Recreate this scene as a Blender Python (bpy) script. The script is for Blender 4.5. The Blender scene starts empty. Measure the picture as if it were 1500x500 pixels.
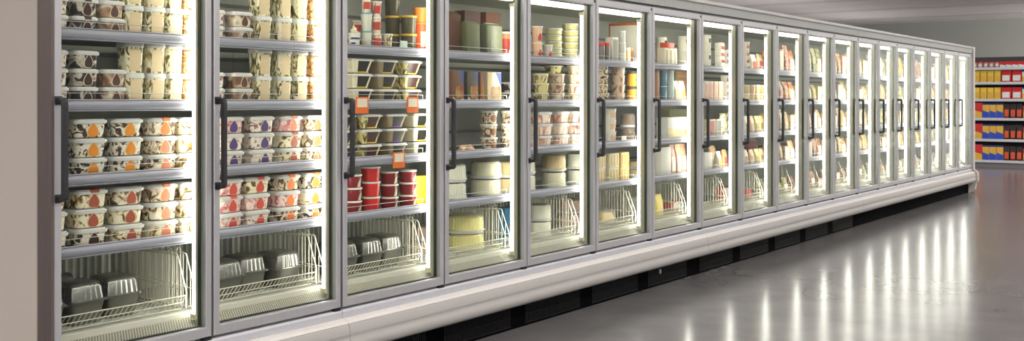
import bpy, bmesh, math, random
from mathutils import Vector, Matrix
random.seed(7)
R = math.radians
PI = math.pi
scene = bpy.context.scene
COL = scene.collection

# ------------------------------------------------------------------ mesh helpers
def rrect(hx, hy, r, c, sd=0):
    r = max(1e-4, min(r, hx, hy))
    pts = []
    for (sx, sy, a0) in ((1, 1, 0), (-1, 1, 90), (-1, -1, 180), (1, -1, 270)):
        cx, cy = sx * (hx - r), sy * (hy - r)
        for k in range(c + 1):
            a = R(a0 + 90.0 * k / c)
            pts.append((cx + r * math.cos(a), cy + r * math.sin(a)))
    if sd:
        out, n = [], len(pts)
        for i, p in enumerate(pts):
            out.append(p)
            if i % (c + 1) == c:
                q = pts[(i + 1) % n]
                for k in range(1, sd):
                    out.append((p[0] + (q[0] - p[0]) * k / sd, p[1] + (q[1] - p[1]) * k / sd))
        pts = out
    return pts

def loft(bm, secs, c=4, rib=None, mi=0, off=(0, 0, 0), cap=True, sd=0):
    """secs: (z, half x, half y, corner radius[, rib weight]); a closed skin through them."""
    rings = []
    for s in secs:
        z, hx, hy, r = s[:4]
        w = s[4] if len(s) > 4 else 1.0
        pts = rrect(hx, hy, r, c, sd)
        ring = []
        for i, (x, y) in enumerate(pts):
            f = 1.0
            if rib:
                f = 1.0 + rib[1] * w * (1 if (i // rib[0]) % 2 else -1)
            ring.append(bm.verts.new((off[0] + x * f, off[1] + y * f, off[2] + z)))
        rings.append(ring)
    n = len(rings[0])
    for a, b in zip(rings, rings[1:]):
        for i in range(n):
            j = (i + 1) % n
            f = bm.faces.new((a[i], a[j], b[j], b[i])); f.material_index = mi
    if cap:
        bm.faces.new(list(reversed(rings[0]))).material_index = mi
        bm.faces.new(rings[-1]).material_index = mi

def box(bm, x0, x1, y0, y1, z0, z1, mi=0):
    v = [bm.verts.new(p) for p in ((x0, y0, z0), (x1, y0, z0), (x1, y1, z0), (x0, y1, z0),
                                   (x0, y0, z1), (x1, y0, z1), (x1, y1, z1), (x0, y1, z1))]
    for q in ((3, 2, 1, 0), (4, 5, 6, 7), (0, 1, 5, 4), (1, 2, 6, 5), (2, 3, 7, 6), (3, 0, 4, 7)):
        bm.faces.new([v[i] for i in q]).material_index = mi

def tube(bm, pts, r, n=6, mi=0):
    P = [Vector(p) for p in pts]
    rings = []
    prev = None
    for i, p in enumerate(P):
        t = ((P[i + 1] - p).normalized() if i < len(P) - 1 else Vector((0, 0, 0))) + \
            ((p - P[i - 1]).normalized() if i > 0 else Vector((0, 0, 0)))
        t = t.normalized() if t.length > 1e-6 else Vector((0, 0, 1))
        if prev is None:
            u = t.cross(Vector((0, 0, 1)))
            if u.length < 1e-3:
                u = t.cross(Vector((1, 0, 0)))
        else:
            u = prev - t * prev.dot(t)
        u = u.normalized(); prev = u
        w = t.cross(u)
        rings.append([bm.verts.new(p + (u * math.cos(2 * PI * k / n) + w * math.sin(2 * PI * k / n)) * r) for k in range(n)])
    for a, b in zip(rings, rings[1:]):
        for k in range(n):
            bm.faces.new((a[k], a[(k + 1) % n], b[(k + 1) % n], b[k])).material_index = mi
    bm.faces.new(list(reversed(rings[0]))).material_index = mi
    bm.faces.new(rings[-1]).material_index = mi

def extrude_x(bm, prof, x0, x1, mi=0):
    """closed (y, z) profile swept along x"""
    a = [bm.verts.new((x0, y, z)) for y, z in prof]
    b = [bm.verts.new((x1, y, z)) for y, z in prof]
    n = len(prof)
    for i in range(n):
        j = (i + 1) % n
        bm.faces.new((a[i], b[i], b[j], a[j])).material_index = mi
    bm.faces.new(list(reversed(a))).material_index = mi
    bm.faces.new(b).material_index = mi

def poly_front(bm, pts, yfun, mi=0):
    """a flat printed label lying on a front face: (x, z) outline, y from yfun(z)"""
    vs = [bm.verts.new((x, yfun(z), z)) for x, z in pts]
    bm.faces.new(vs).material_index = mi

def wrap(bm, rfun, a0, a1, z0f, z1f, n=10, eps=.0008, mi=0):
    """label wrapped round a round cup between angles (degrees, -90 is the front)"""
    lo, hi = [], []
    for k in range(n + 1):
        t = k / n
        a = R(a0 + (a1 - a0) * t)
        za, zb = z0f(t), z1f(t)
        lo.append(bm.verts.new(((rfun(za) + eps) * math.cos(a), (rfun(za) + eps) * math.sin(a), za)))
        hi.append(bm.verts.new(((rfun(zb) + eps) * math.cos(a), (rfun(zb) + eps) * math.sin(a), zb)))
    for k in range(n):
        bm.faces.new((lo[k], lo[k + 1], hi[k + 1], hi[k])).material_index = mi

def lerp_secs(secs, z, i):
    for a, b in zip(secs, secs[1:]):
        if a[0] <= z <= b[0]:
            t = (z - a[0]) / max(1e-6, b[0] - a[0])
            return a[i] + (b[i] - a[i]) * t
    return secs[-1][i] if z > secs[-1][0] else secs[0][i]

def mesh(name, fn, bevel=0, smooth=35):
    bm = bmesh.new()
    fn(bm)
    bmesh.ops.recalc_face_normals(bm, faces=bm.faces)
    if bevel:
        bmesh.ops.bevel(bm, geom=bm.edges[:], offset=bevel, segments=2, affect='EDGES', profile=.6, clamp_overlap=True)
    me = bpy.data.meshes.new(name)
    bm.to_mesh(me); bm.free()
    if smooth:
        for p in me.polygons:
            p.use_smooth = True
        me.set_sharp_from_angle(angle=R(smooth))
    return me

def obj(name, me, mat=None, parent=None, loc=None, rot=None):
    o = bpy.data.objects.new(name, me)
    COL.objects.link(o)
    if mat is not None:
        ms = mat if isinstance(mat, (list, tuple)) else [mat]
        if len(me.materials) == 0:
            for m in ms:
                me.materials.append(m)
        else:
            for i, m in enumerate(ms):
                if me.materials[i] != m:
                    o.material_slots[i].link = 'OBJECT'
                    o.material_slots[i].material = m
    if parent is not None:
        o.parent = parent
    if loc is not None:
        o.location = loc
    if rot is not None:
        o.rotation_euler = rot
    return o

def part(name, fn, mat, parent, bevel=0, smooth=35, **k):
    return obj(name, mesh(name, fn, bevel, smooth), mat, parent, **k)

def empty(name, loc=(0, 0, 0), rot=(0, 0, 0)):
    o = bpy.data.objects.new(name, None)
    o.empty_display_size = .05
    COL.objects.link(o)
    o.location = loc; o.rotation_euler = rot
    return o

def tag(o, label, cat, group=None):
    o['label'] = label; o['category'] = cat
    if group:
        o['group'] = group
    return o

# ------------------------------------------------------------------ materials
_mats = {}
def newmat(name):
    m = bpy.data.materials.new(name); m.use_nodes = True
    nt = m.node_tree; nt.nodes.clear()
    out = nt.nodes.new('ShaderNodeOutputMaterial')
    return m, nt, out

def srgb(c):
    return tuple(((v / 12.92) if v <= .04045 else ((v + .055) / 1.055) ** 2.4) for v in c)

def S(r, g, b):
    return srgb((r / 255, g / 255, b / 255)) + (1,)

def plain(name, col, rough=.5, metal=0.0, spec=.5, noise=.06, nscale=30, bump=0, bscale=200):
    """solid colour with a slight uneven tone"""
    if name in _mats:
        return _mats[name]
    m, nt, out = newmat(name)
    N, L = nt.nodes, nt.links
    b = N.new('ShaderNodeBsdfPrincipled')
    b.inputs['Roughness'].default_value = rough
    b.inputs['Metallic'].default_value = metal
    b.inputs['Specular IOR Level'].default_value = spec
    tc = N.new('ShaderNodeTexCoord')
    no = N.new('ShaderNodeTexNoise'); no.inputs['Scale'].default_value = nscale; no.inputs['Detail'].default_value = 2
    L.new(tc.outputs['Object'], no.inputs['Vector'])
    mx = N.new('ShaderNodeMix'); mx.data_type = 'RGBA'
    mx.inputs['A'].default_value = tuple(v * (1 - noise) for v in col[:3]) + (1,)
    mx.inputs['B'].default_value = tuple(min(1, v * (1 + noise)) for v in col[:3]) + (1,)
    L.new(no.outputs['Fac'], mx.inputs['Factor'])
    L.new(mx.outputs['Result'], b.inputs['Base Color'])
    if bump:
        n2 = N.new('ShaderNodeTexNoise'); n2.inputs['Scale'].default_value = bscale
        L.new(tc.outputs['Object'], n2.inputs['Vector'])
        bp = N.new('ShaderNodeBump'); bp.inputs['Strength'].default_value = bump; bp.inputs['Distance'].default_value = .002
        L.new(n2.outputs['Fac'], bp.inputs['Height']); L.new(bp.outputs['Normal'], b.inputs['Normal'])
    L.new(b.outputs['BSDF'], out.inputs['Surface'])
    _mats[name] = m
    return m

def marble(name, stops, scale=22, rough=.35, dist=1.2, stretch=(1, 1, 1)):
    """swirled ice cream seen through a thin clear wall; stops = [(pos, colour)]"""
    if name in _mats:
        return _mats[name]
    m, nt, out = newmat(name)
    N, L = nt.nodes, nt.links
    b = N.new('ShaderNodeBsdfPrincipled'); b.inputs['Roughness'].default_value = rough
    tc = N.new('ShaderNodeTexCoord'); oi = N.new('ShaderNodeObjectInfo')
    mp = N.new('ShaderNodeMapping'); mp.inputs['Scale'].default_value = stretch
    mu = N.new('ShaderNodeMath'); mu.operation = 'MULTIPLY'; mu.inputs[1].default_value = 37.0
    L.new(oi.outputs['Random'], mu.inputs[0])
    ad = N.new('ShaderNodeVectorMath'); ad.operation = 'ADD'
    L.new(tc.outputs['Object'], mp.inputs['Vector']); L.new(mp.outputs['Vector'], ad.inputs[0]); L.new(mu.outputs['Value'], ad.inputs[1])
    no = N.new('ShaderNodeTexNoise'); no.inputs['Scale'].default_value = scale; no.inputs['Detail'].default_value = 1.5
    no.inputs['Distortion'].default_value = dist
    L.new(ad.outputs['Vector'], no.inputs['Vector'])
    cr = N.new('ShaderNodeValToRGB')
    el = cr.color_ramp.elements
    while len(el) > 1:
        el.remove(el[-1])
    el[0].position, el[0].color = stops[0][0], stops[0][1]
    for p, c in stops[1:]:
        e = el.new(p); e.color = c
    L.new(no.outputs['Fac'], cr.inputs['Fac']); L.new(cr.outputs['Color'], b.inputs['Base Color'])
    L.new(b.outputs['BSDF'], out.inputs['Surface'])
    _mats[name] = m
    return m

def clear(name, tint=(.93, .95, .92), body=(.8, .82, .78), fac=.25, rough=.12, edge=.6, gloss=False, metal=0):
    """thin clear plastic: mostly see-through, cloudier at glancing angles"""
    if name in _mats:
        return _mats[name]
    m, nt, out = newmat(name)
    N, L = nt.nodes, nt.links
    t = N.new('ShaderNodeBsdfTransparent'); t.inputs['Color'].default_value = tint + (1,)
    b = N.new('ShaderNodeBsdfGlossy' if gloss else 'ShaderNodeBsdfPrincipled')
    b.inputs['Color' if gloss else 'Base Color'].default_value = body + (1,); b.inputs['Roughness'].default_value = rough
    if metal:
        b.inputs['Metallic'].default_value = metal
    lw = N.new('ShaderNodeLayerWeight'); lw.inputs['Blend'].default_value = .35
    mr = N.new('ShaderNodeMapRange'); mr.inputs['To Min'].default_value = fac; mr.inputs['To Max'].default_value = edge
    L.new(lw.outputs['Facing'], mr.inputs['Value'])
    mx = N.new('ShaderNodeMixShader')
    L.new(mr.outputs['Result'], mx.inputs['Fac']); L.new(t.outputs['BSDF'], mx.inputs[1]); L.new(b.outputs['BSDF'], mx.inputs[2])
    L.new(mx.outputs['Shader'], out.inputs['Surface'])
    _mats[name] = m
    return m

def glass_mat(name, tint=(.975, .985, .97), ior=1.35):
    if name in _mats:
        return _mats[name]
    m, nt, out = newmat(name)
    N, L = nt.nodes, nt.links
    t = N.new('ShaderNodeBsdfTransparent'); t.inputs['Color'].default_value = tint + (1,)
    g = N.new('ShaderNodeBsdfGlossy'); g.inputs['Roughness'].default_value = .02; g.inputs['Color'].default_value = (.9, .95, .93, 1)
    f = N.new('ShaderNodeFresnel'); f.inputs['IOR'].default_value = ior
    ge = N.new('ShaderNodeNewGeometry'); iv = N.new('ShaderNodeMath'); iv.operation = 'SUBTRACT'; iv.inputs[0].default_value = 1.0
    L.new(ge.outputs['Backfacing'], iv.inputs[1])
    ml = N.new('ShaderNodeMath'); ml.operation = 'MULTIPLY'; L.new(f.outputs['Fac'], ml.inputs[0]); L.new(iv.outputs['Value'], ml.inputs[1])
    mx = N.new('ShaderNodeMixShader')
    L.new(ml.outputs['Value'], mx.inputs['Fac']); L.new(t.outputs['BSDF'], mx.inputs[1]); L.new(g.outputs['BSDF'], mx.inputs[2])
    L.new(mx.outputs['Shader'], out.inputs['Surface'])
    _mats[name] = m
    return m

def emit(name, col, st):
    m, nt, out = newmat(name)
    e = nt.nodes.new('ShaderNodeEmission'); e.inputs['Color'].default_value = col + (1,); e.inputs['Strength'].default_value = st
    nt.links.new(e.outputs['Emission'], out.inputs['Surface'])
    return m

def perforated(name, base, hole, pitch=.0125, rad=.34):
    """honeycomb air grille: staggered round holes on x/y"""
    m, nt, out = newmat(name)
    N, L = nt.nodes, nt.links
    tc = N.new('ShaderNodeTexCoord'); sp = N.new('ShaderNodeSeparateXYZ'); L.new(tc.outputs['Object'], sp.inputs['Vector'])
    def mth(op, a, b=None):
        n = N.new('ShaderNodeMath'); n.operation = op
        for i, v in enumerate((a, b)):
            if v is None:
                continue
            if isinstance(v, (int, float)):
                n.inputs[i].default_value = v
            else:
                L.new(v, n.inputs[i])
        return n.outputs['Value']
    def lattice(ox):
        x = mth('ADD', mth('DIVIDE', sp.outputs['X'], pitch), ox)
        y = mth('ADD', mth('DIVIDE', sp.outputs['Y'], pitch * 1.73), ox)
        fx = mth('SUBTRACT', mth('FRACT', x), .5)
        fy = mth('MULTIPLY', mth('SUBTRACT', mth('FRACT', y), .5), 1.73)
        return mth('SQRT', mth('ADD', mth('MULTIPLY', fx, fx), mth('MULTIPLY', fy, fy)))
    d = mth('MINIMUM', lattice(0.0), lattice(.5))
    h = mth('LESS_THAN', d, rad)
    mx = N.new('ShaderNodeMix'); mx.data_type = 'RGBA'; mx.inputs['A'].default_value = base; mx.inputs['B'].default_value = hole
    L.new(h, mx.inputs['Factor'])
    b = N.new('ShaderNodeBsdfPrincipled'); b.inputs['Roughness'].default_value = .45
    L.new(mx.outputs['Result'], b.inputs['Base Color']); L.new(b.outputs['BSDF'], out.inputs['Surface'])
    return m

def floor_mat():
    m, nt, out = newmat('polished_concrete')
    N, L = nt.nodes, nt.links
    tc = N.new('ShaderNodeTexCoord')
    n1 = N.new('ShaderNodeTexNoise'); n1.inputs['Scale'].default_value = 2.4; n1.inputs['Detail'].default_value = 5
    n2 = N.new('ShaderNodeTexNoise'); n2.inputs['Scale'].default_value = 3.2; n2.inputs['Detail'].default_value = 6
    for n in (n1, n2):
        L.new(tc.outputs['Object'], n.inputs['Vector'])
    cr = N.new('ShaderNodeValToRGB')
    cr.color_ramp.elements[0].position = .3; cr.color_ramp.elements[0].color = (.14, .136, .138, 1)
    cr.color_ramp.elements[1].position = .72; cr.color_ramp.elements[1].color = (.215, .209, .21, 1)
    ad = N.new('ShaderNodeMath'); ad.operation = 'MULTIPLY_ADD'; ad.inputs[1].default_value = .35
    mu = N.new('ShaderNodeMath'); mu.operation = 'MULTIPLY'; mu.inputs[1].default_value = .65
    L.new(n1.outputs['Fac'], mu.inputs[0]); L.new(n2.outputs['Fac'], ad.inputs[0]); L.new(mu.outputs['Value'], ad.inputs[2])
    L.new(ad.outputs['Value'], cr.inputs['Fac'])
    b = N.new('ShaderNodeBsdfPrincipled'); L.new(cr.outputs['Color'], b.inputs['Base Color'])
    mr = N.new('ShaderNodeMapRange'); mr.inputs['To Min'].default_value = .17; mr.inputs['To Max'].default_value = .19
    L.new(n2.outputs['Fac'], mr.inputs['Value']); L.new(mr.outputs['Result'], b.inputs['Roughness'])
    b.inputs['Specular IOR Level'].default_value = .27
    L.new(b.outputs['BSDF'], out.inputs['Surface'])
    return m

def brushed(name, col, rough=.38, axis=(1, 1, 60)):
    m, nt, out = newmat(name)
    N, L = nt.nodes, nt.links
    b = N.new('ShaderNodeBsdfPrincipled'); b.inputs['Metallic'].default_value = .55; b.inputs['Roughness'].default_value = rough
    tc = N.new('ShaderNodeTexCoord'); mp = N.new('ShaderNodeMapping'); mp.inputs['Scale'].default_value = axis
    no = N.new('ShaderNodeTexNoise'); no.inputs['Scale'].default_value = 18; no.inputs['Detail'].default_value = 3
    L.new(tc.outputs['Object'], mp.inputs['Vector']); L.new(mp.outputs['Vector'], no.inputs['Vector'])
    mx = N.new('ShaderNodeMix'); mx.data_type = 'RGBA'
    mx.inputs['A'].default_value = tuple(v * .93 for v in col[:3]) + (1,); mx.inputs['B'].default_value = tuple(v * 1.06 for v in col[:3]) + (1,)
    L.new(no.outputs['Fac'], mx.inputs['Factor']); L.new(mx.outputs['Result'], b.inputs['Base Color'])
    L.new(b.outputs['BSDF'], out.inputs['Surface'])
    return m

ALU = brushed('satin_aluminium', S(196, 195, 197), .45, (3, 3, .4))
ALU_DARK = brushed('grey_end_trim', S(116, 104, 100), .5, (3, 3, .4))
CANOPY = plain('canopy_grey', S(200, 202, 197), .5, .1)
CANOPY_EDGE = plain('canopy_edge_white', S(244, 242, 240), .4)
BUMPER = plain('bumper_light_grey', S(184, 180, 176), .5, 0, .5, .03)
FLATBAND = plain('sill_band_grey', S(198, 198, 204), .45, .1)
BLACK = plain('black_plastic', S(24, 23, 25), .45)
KICK = plain('kick_plate_black', S(7, 7, 8), .8, 0, .03)
HANDLE = plain('handle_charcoal', S(46, 44, 48), .42)
PANEL = plain('beige_end_panel', S(206, 196, 186), .7, 0, .3, .02, 60, .15, 400)
LINER = plain('freezer_liner', S(204, 206, 194), .55, 0, .4, .05, 6)
LINER_RIB = plain('freezer_liner_rib', S(232, 232, 220), .5)
SHELF = plain('shelf_grey', S(160, 160, 152), .5, .1)
RAIL = plain('price_rail_lavender_grey', S(160, 160, 171), .5, .25, .4, .02)
WIRE = plain('white_coated_wire', S(226, 222, 204), .4)
LEDGE = plain('white_ledge', S(212, 210, 196), .45)
PERF = perforated('honeycomb_grille', S(196, 193, 176), S(46, 44, 36))
MULL = plain('mullion_beige', S(178, 172, 150), .5)
GREEN_EDGE = plain('green_glass_edge', S(128, 148, 128), .25)
GLASS = glass_mat('door_glass')
TUBE = emit('lamp_tube_glow', (1.0, .978, .89), 16.0)
TOPTUBE = emit('top_lamp_glow', (1.0, .978, .89), 3.2)

CREAM = S(244, 236, 208)
WHITEP = plain('white_plastic', S(240, 238, 226), .4)
LIDP = clear('milky_lid', (.94, .95, .92), (.96, .96, .91), .72, .18, .9)
DOME = clear('clear_dome', (.95, .96, .93), (.92, .94, .9), .1, .08, .5)
DOME_GREY = clear('smoky_dome', (.78, .78, .74), (.46, .46, .42), .55, .24, .9, False, .8)
TRAYB = plain('black_tray', S(44, 42, 38), .35)

def c3(*a):
    return list(a)
MB = {
 'choc': marble('marbled_chocolate_cream', [(.36, S(58, 40, 28)), (.44, S(84, 60, 42)), (.5, S(238, 230, 205)), (.62, S(246, 240, 222))], 29, .35, 1.6),
 'dark': marble('marbled_dark_cocoa', [(.38, S(40, 34, 34)), (.5, S(66, 56, 52)), (.56, S(222, 214, 196)), (.7, S(150, 130, 116))], 20),
 'mocha': marble('marbled_mocha', [(.34, S(120, 86, 62)), (.48, S(172, 138, 110)), (.58, S(216, 192, 164)), (.68, S(238, 226, 204))], 18),
 'caramel': marble('marbled_caramel_cream', [(.33, S(92, 72, 44)), (.42, S(196, 156, 84)), (.47, S(244, 234, 196)), (.62, S(250, 242, 214))], 28, .35, 1.6),
 'hazel': marble('marbled_hazelnut', [(.35, S(66, 50, 36)), (.45, S(150, 120, 88)), (.52, S(226, 208, 176)), (.66, S(246, 238, 216))], 27, .35, 1.6),
 'pink': marble('marbled_strawberry', [(.34, S(206, 108, 112)), (.45, S(236, 178, 172)), (.54, S(250, 226, 214)), (.68, S(252, 240, 220))], 28, .35, 1.8),
 'berry': marble('marbled_berry_cream', [(.34, S(120, 84, 88)), (.42, S(206, 172, 156)), (.48, S(244, 232, 212)), (.66, S(250, 242, 226))], 30, .35, 1.8),
 'stripe': marble('striped_cream', [(.36, S(84, 76, 44)), (.45, S(176, 160, 104)), (.5, S(240, 232, 190)), (.66, S(250, 244, 216))], 30, .35, 2.2, (1, 1, .5)),
 'toffee': marble('marbled_toffee', [(.35, S(150, 88, 44)), (.48, S(206, 148, 92)), (.58, S(240, 206, 160))], 30, .35, 2.0),
 'palepink': marble('marbled_pale_pink', [(.36, S(196, 132, 108)), (.46, S(240, 204, 178)), (.54, S(250, 234, 212))], 22, .4, 1.6, (1, 1, .4)),
 'olive': marble('marbled_pistachio', [(.36, S(96, 92, 48)), (.46, S(170, 156, 92)), (.54, S(240, 226, 160))], 26, .4, 1.6, (1, 1, .4)),
 'rose': marble('marbled_rose', [(.34, S(150, 96, 90)), (.45, S(210, 172, 150)), (.54, S(242, 228, 202))], 24, .4, 1.4, (1, 1, .5)),
}
for _n, _st in {
 'red': [(.36, S(110, 26, 19)), (.5, S(158, 57, 33)), (.6, S(171, 141, 72))], 'tomato': [(.36, S(152, 57, 31)), (.5, S(166, 89, 50)), (.62, S(177, 151, 95))],
 'cream': [(.36, S(152, 110, 56)), (.48, S(177, 148, 92)), (.6, S(181, 163, 120))], 'pinkcream': [(.36, S(163, 89, 61)), (.48, S(177, 141, 95)), (.6, S(179, 159, 115))],
 'green': [(.34, S(43, 63, 22)), (.46, S(91, 99, 36)), (.56, S(152, 141, 72)), (.68, S(166, 148, 89))], 'yellowgreen': [(.34, S(70, 89, 24)), (.46, S(140, 130, 38)), (.58, S(177, 144, 47))],
 'orange': [(.36, S(144, 68, 24)), (.48, S(171, 106, 38)), (.6, S(177, 141, 66))], 'rust': [(.36, S(80, 37, 19)), (.48, S(129, 65, 33)), (.6, S(166, 123, 66))],
 'noodle': [(.36, S(125, 93, 42)), (.48, S(163, 131, 70)), (.6, S(178, 156, 101))], 'yellow': [(.36, S(140, 95, 28)), (.48, S(171, 130, 44)), (.6, S(179, 152, 78))],
 'icy': [(.36, S(80, 95, 89)), (.48, S(132, 137, 115)), (.6, S(173, 162, 126))]}.items():
    MB[_n] = marble('printed_bag_' + _n, _st, 18, .4, 1.4)
def C(name, r, g, b, rough=.45, **k):
    return plain(name, S(r, g, b), rough, **k)

# ------------------------------------------------------------------ product kinds
# each builder returns (object name, category, stack pitch, [(part name, mesh fn, material, bevel)])
_mesh_cache = {}
def pm(key, fn, bevel=0):
    if key not in _mesh_cache:
        _mesh_cache[key] = mesh(key.split('|')[0], fn, bevel)
    return _mesh_cache[key]

STICK = {'orange': C('sticker_orange', 238, 150, 42), 'terra': C('sticker_terracotta', 178, 88, 66), 'red': C('sticker_red', 222, 88, 74),
         'salmon': C('sticker_salmon', 226, 132, 92), 'purple': C('sticker_purple', 92, 72, 128), 'brown': C('sticker_brown', 66, 42, 40),
         'cocoa': C('sticker_cocoa', 96, 64, 56), 'amber': C('sticker_amber', 244, 128, 60), 'none': None}
STICK_EDGE = C('sticker_cream_edge', 240, 222, 176)

def leaf(cx, z0, z1, w, grow=0):
    """egg-shaped sticker outline: broad rounded foot, pointed tip"""
    half = []
    for k in range(1, 12):
        u = k / 12
        f = math.sqrt(max(0, 1 - ((.3 - u) / .3) ** 2 * .7)) if u < .3 else math.cos((u - .3) / .7 * PI / 2) ** .85
        half.append(((w + grow) * f, z0 - grow + u * (z1 - z0 + 2.4 * grow)))
    foot = (w + grow) * .5
    return [(cx - foot, z0 - grow), (cx + foot, z0 - grow)] + [(cx + x, z) for x, z in half] + [(cx, z1 + 1.4 * grow)] + [(cx - x, z) for x, z in reversed(half)]

def k_tub(v, st, strip=0, sc=1):
    """tapered square tub with a milky lid and a leaf-shaped sticker low on the front"""
    zs = 1 if sc == 1 else .92
    sk = '|%.2f' % sc
    q = lambda L: [(z * zs, a * sc, b * sc, r * sc) for z, a, b, r in L]
    secs = q([(0, .056, .046, .02), (.004, .060, .050, .022), (.045, .0645, .054, .024), (.064, .0655, .055, .024)])
    yf = lambda z: -(lerp_secs(secs, z, 2) + .0012)
    yf0 = lambda z: -(lerp_secs(secs, z, 2) + .0007)
    lid = q([(.0555, .0705, .0595, .024), (.064, .0725, .0615, .025), (.069, .0715, .0605, .024), (.0695, .066, .055, .022), (.0735, .065, .054, .022), (.0742, .062, .051, .02)])
    lf = lambda g: leaf(.007 * sc, .004 * zs, .057 * zs, .0225 * sc, g)
    P = [('tub_body', 'tub_body' + sk, lambda bm: loft(bm, secs, 5), MB[v], 0),
         ('lid', 'tub_lid' + sk, lambda bm: loft(bm, lid, 5), LIDP, 0)]
    if STICK.get(st):
        P.append(('leaf_sticker', 'leaf_sticker' + sk, lambda bm: (poly_front(bm, lf(.003), yf0, 1), poly_front(bm, lf(0), yf, 0)), [STICK[st], STICK_EDGE], 0))
    if strip:
        P.append(('seal_strip', 'seal_strip' + sk, lambda bm: loft(bm, q([(.0615, .0185, .0635, .002), (.0735, .0185, .0625, .002), (.0752, .0185, .0555, .002)]), 1, off=(.007 * sc, 0, 0)), STICK[st if st != 'none' else 'orange'], 0))
    return 'dessert_tub', 'tub', .0765 * zs, P

def k_bread():
    tray = [(0, .07, .058, .016), (.014, .076, .064, .016), (.0145, .0855, .0735, .018), (.018, .0862, .0742, .018)]
    dome = [(.0185, .083, .071, .018, 0), (.022, .083, .071, .018, 0), (.0225, .0765, .0645, .022, 1), (.09, .072, .06, .022, 1), (.10, .066, .054, .022, .6), (.105, .058, .046, .02, 0), (.107, .05, .038, .018, 0)]
    return 'loaf_tray', 'bread tray', .11, [
        ('tray', 'loaf_base', lambda bm: loft(bm, tray, 5), DOME, 0),
        ('loaf', 'loaf_fill', lambda bm: loft(bm, [(.019, .066, .054, .03), (.06, .068, .056, .03), (.085, .055, .045, .03), (.09, .035, .03, .02)], 5), C('loaf_tan', 222, 196, 140, .7), 0),
        ('dome_lid', 'loaf_dome', lambda bm: loft(bm, dome, 3, (2, .02), sd=20), DOME, 0)]

def k_tall(v):
    secs = [(0, .036, .034, .012), (.09, .0405, .0385, .014), (.112, .041, .039, .014)]
    def lab(bm):
        pts = []
        for (sx, sz, a0) in ((1, 1, 0), (-1, 1, 90), (-1, -1, 180), (1, -1, 270)):
            for k in range(4):
                a = R(a0 + 30 * k)
                pts.append((sx * .0165 + .010 * math.cos(a), .054 + sz * .036 + .010 * math.sin(a)))
        poly_front(bm, pts, lambda z: -(lerp_secs(secs, z, 2) + .001))
    lid = [(.106, .0445, .0435, .018, 1), (.117, .0450, .0445, .019, 1), (.119, .0445, .0435, .018, 0), (.121, .044, .042, .018, 0), (.127, .0445, .0425, .018, 0), (.128, .041, .039, .016, 0)]
    return 'tall_ice_cream_tub', 'tub', .1265, [
        ('tub_body', 'tall_body', lambda bm: loft(bm, secs, 5), MB[v], 0),
        ('lid', 'tall_lid', lambda bm: loft(bm, lid, 4, (1, .012), sd=7), LIDP, 0),
        ('front_label', 'tall_label', lab, C('cream_label', 226, 204, 160), 0)]

def k_pie(v):
    q = lambda L: [(t[0], t[1], t[2] * 1.38) + tuple(t[3:]) for t in L]
    tray = [(z + .035 if z else 0, a_, b_, r_) for z, a_, b_, r_ in q([(0, .060, .050, .012), (.055, .074, .064, .016), (.056, .0855, .0735, .018), (.060, .0862, .0742, .018)])]
    dome = q([(.0605, .083, .071, .018, 0), (.064, .083, .071, .018, 0), (.0645, .0755, .0645, .020, 1), (.112, .070, .060, .020, 1), (.125, .066, .056, .020, .8), (.132, .058, .048, .018, .3), (.1345, .050, .040, .016, 0)])
    dome = [(t[0] + .035,) + tuple(t[1:]) for t in dome]
    return 'pie_tray', 'pie tray', .171, [
        ('tray', 'pie_base', lambda bm: loft(bm, tray, 5), plain('smoky_tray', S(112, 112, 104), .32, .5), 0),
        ('pie', 'pie_fill', lambda bm: loft(bm, q([(.092, .066, .054, .02), (.13, .062, .052, .02), (.143, .048, .04, .02)]), 5), C('baked_crust', 84, 76, 62, .7) if v == 'grey' else C('baked_brown', 110, 62, 38, .7), 0),
        ('dome_lid', 'pie_dome', lambda bm: loft(bm, dome, 3, (2, .013), sd=18), DOME_GREY, 0)]

def k_lasagna(v, band):
    secs = [(0, .050, .042, .01), (.062, .070, .057, .014)]
    bandm = {'yellow': C('sleeve_yellow', 222, 190, 60), 'purple': C('sleeve_purple', 128, 84, 168)}[band]
    def win(bm):
        y = lambda z: -(lerp_secs(secs, z, 2) + .0012)
        poly_front(bm, [(-.028, .006), (.032, .006), (.048, .060), (-.034, .060)], y, 0)
    def edge(bm):
        y = lambda z: -(lerp_secs(secs, z, 2) + .0018)
        poly_front(bm, [(-.0285, .0), (.031, .0), (.033, .007), (-.029, .007)], y, 0)
    return 'ready_meal_tray', 'ready meal', .0775, [
        ('tray', 'meal_tray', lambda bm: loft(bm, secs, 4), MB['olive'] if v == 'olive' else (C('tray_brown', 158, 140, 106) if v == 'hazel' else C('tray_cream', 240, 232, 200)), 0),
        ('lid', 'meal_lid', lambda bm: loft(bm, [(.060, .0768, .0635, .016), (.067, .0768, .0635, .016), (.068, .071, .058, .014), (.0725, .071, .058, .014)], 4), LIDP, 0),
        ('window_label', 'meal_window', win, C('sleeve_dark', 44, 44, 36, .3) if v != 'olive' else C('sleeve_brown', 80, 48, 40, .3), 0),
        ('sleeve_band', 'meal_band', lambda bm: (edge(bm), loft(bm, [(.0728, .038, .055, .002), (.0736, .038, .055, .002)], 1)), bandm, 0)]

def rsecs(r0, r1, h):
    return [(0, r0 * .94, r0 * .94, 1), (.003, r0, r0, 1), (h, r1, r1, 1)]

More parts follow.
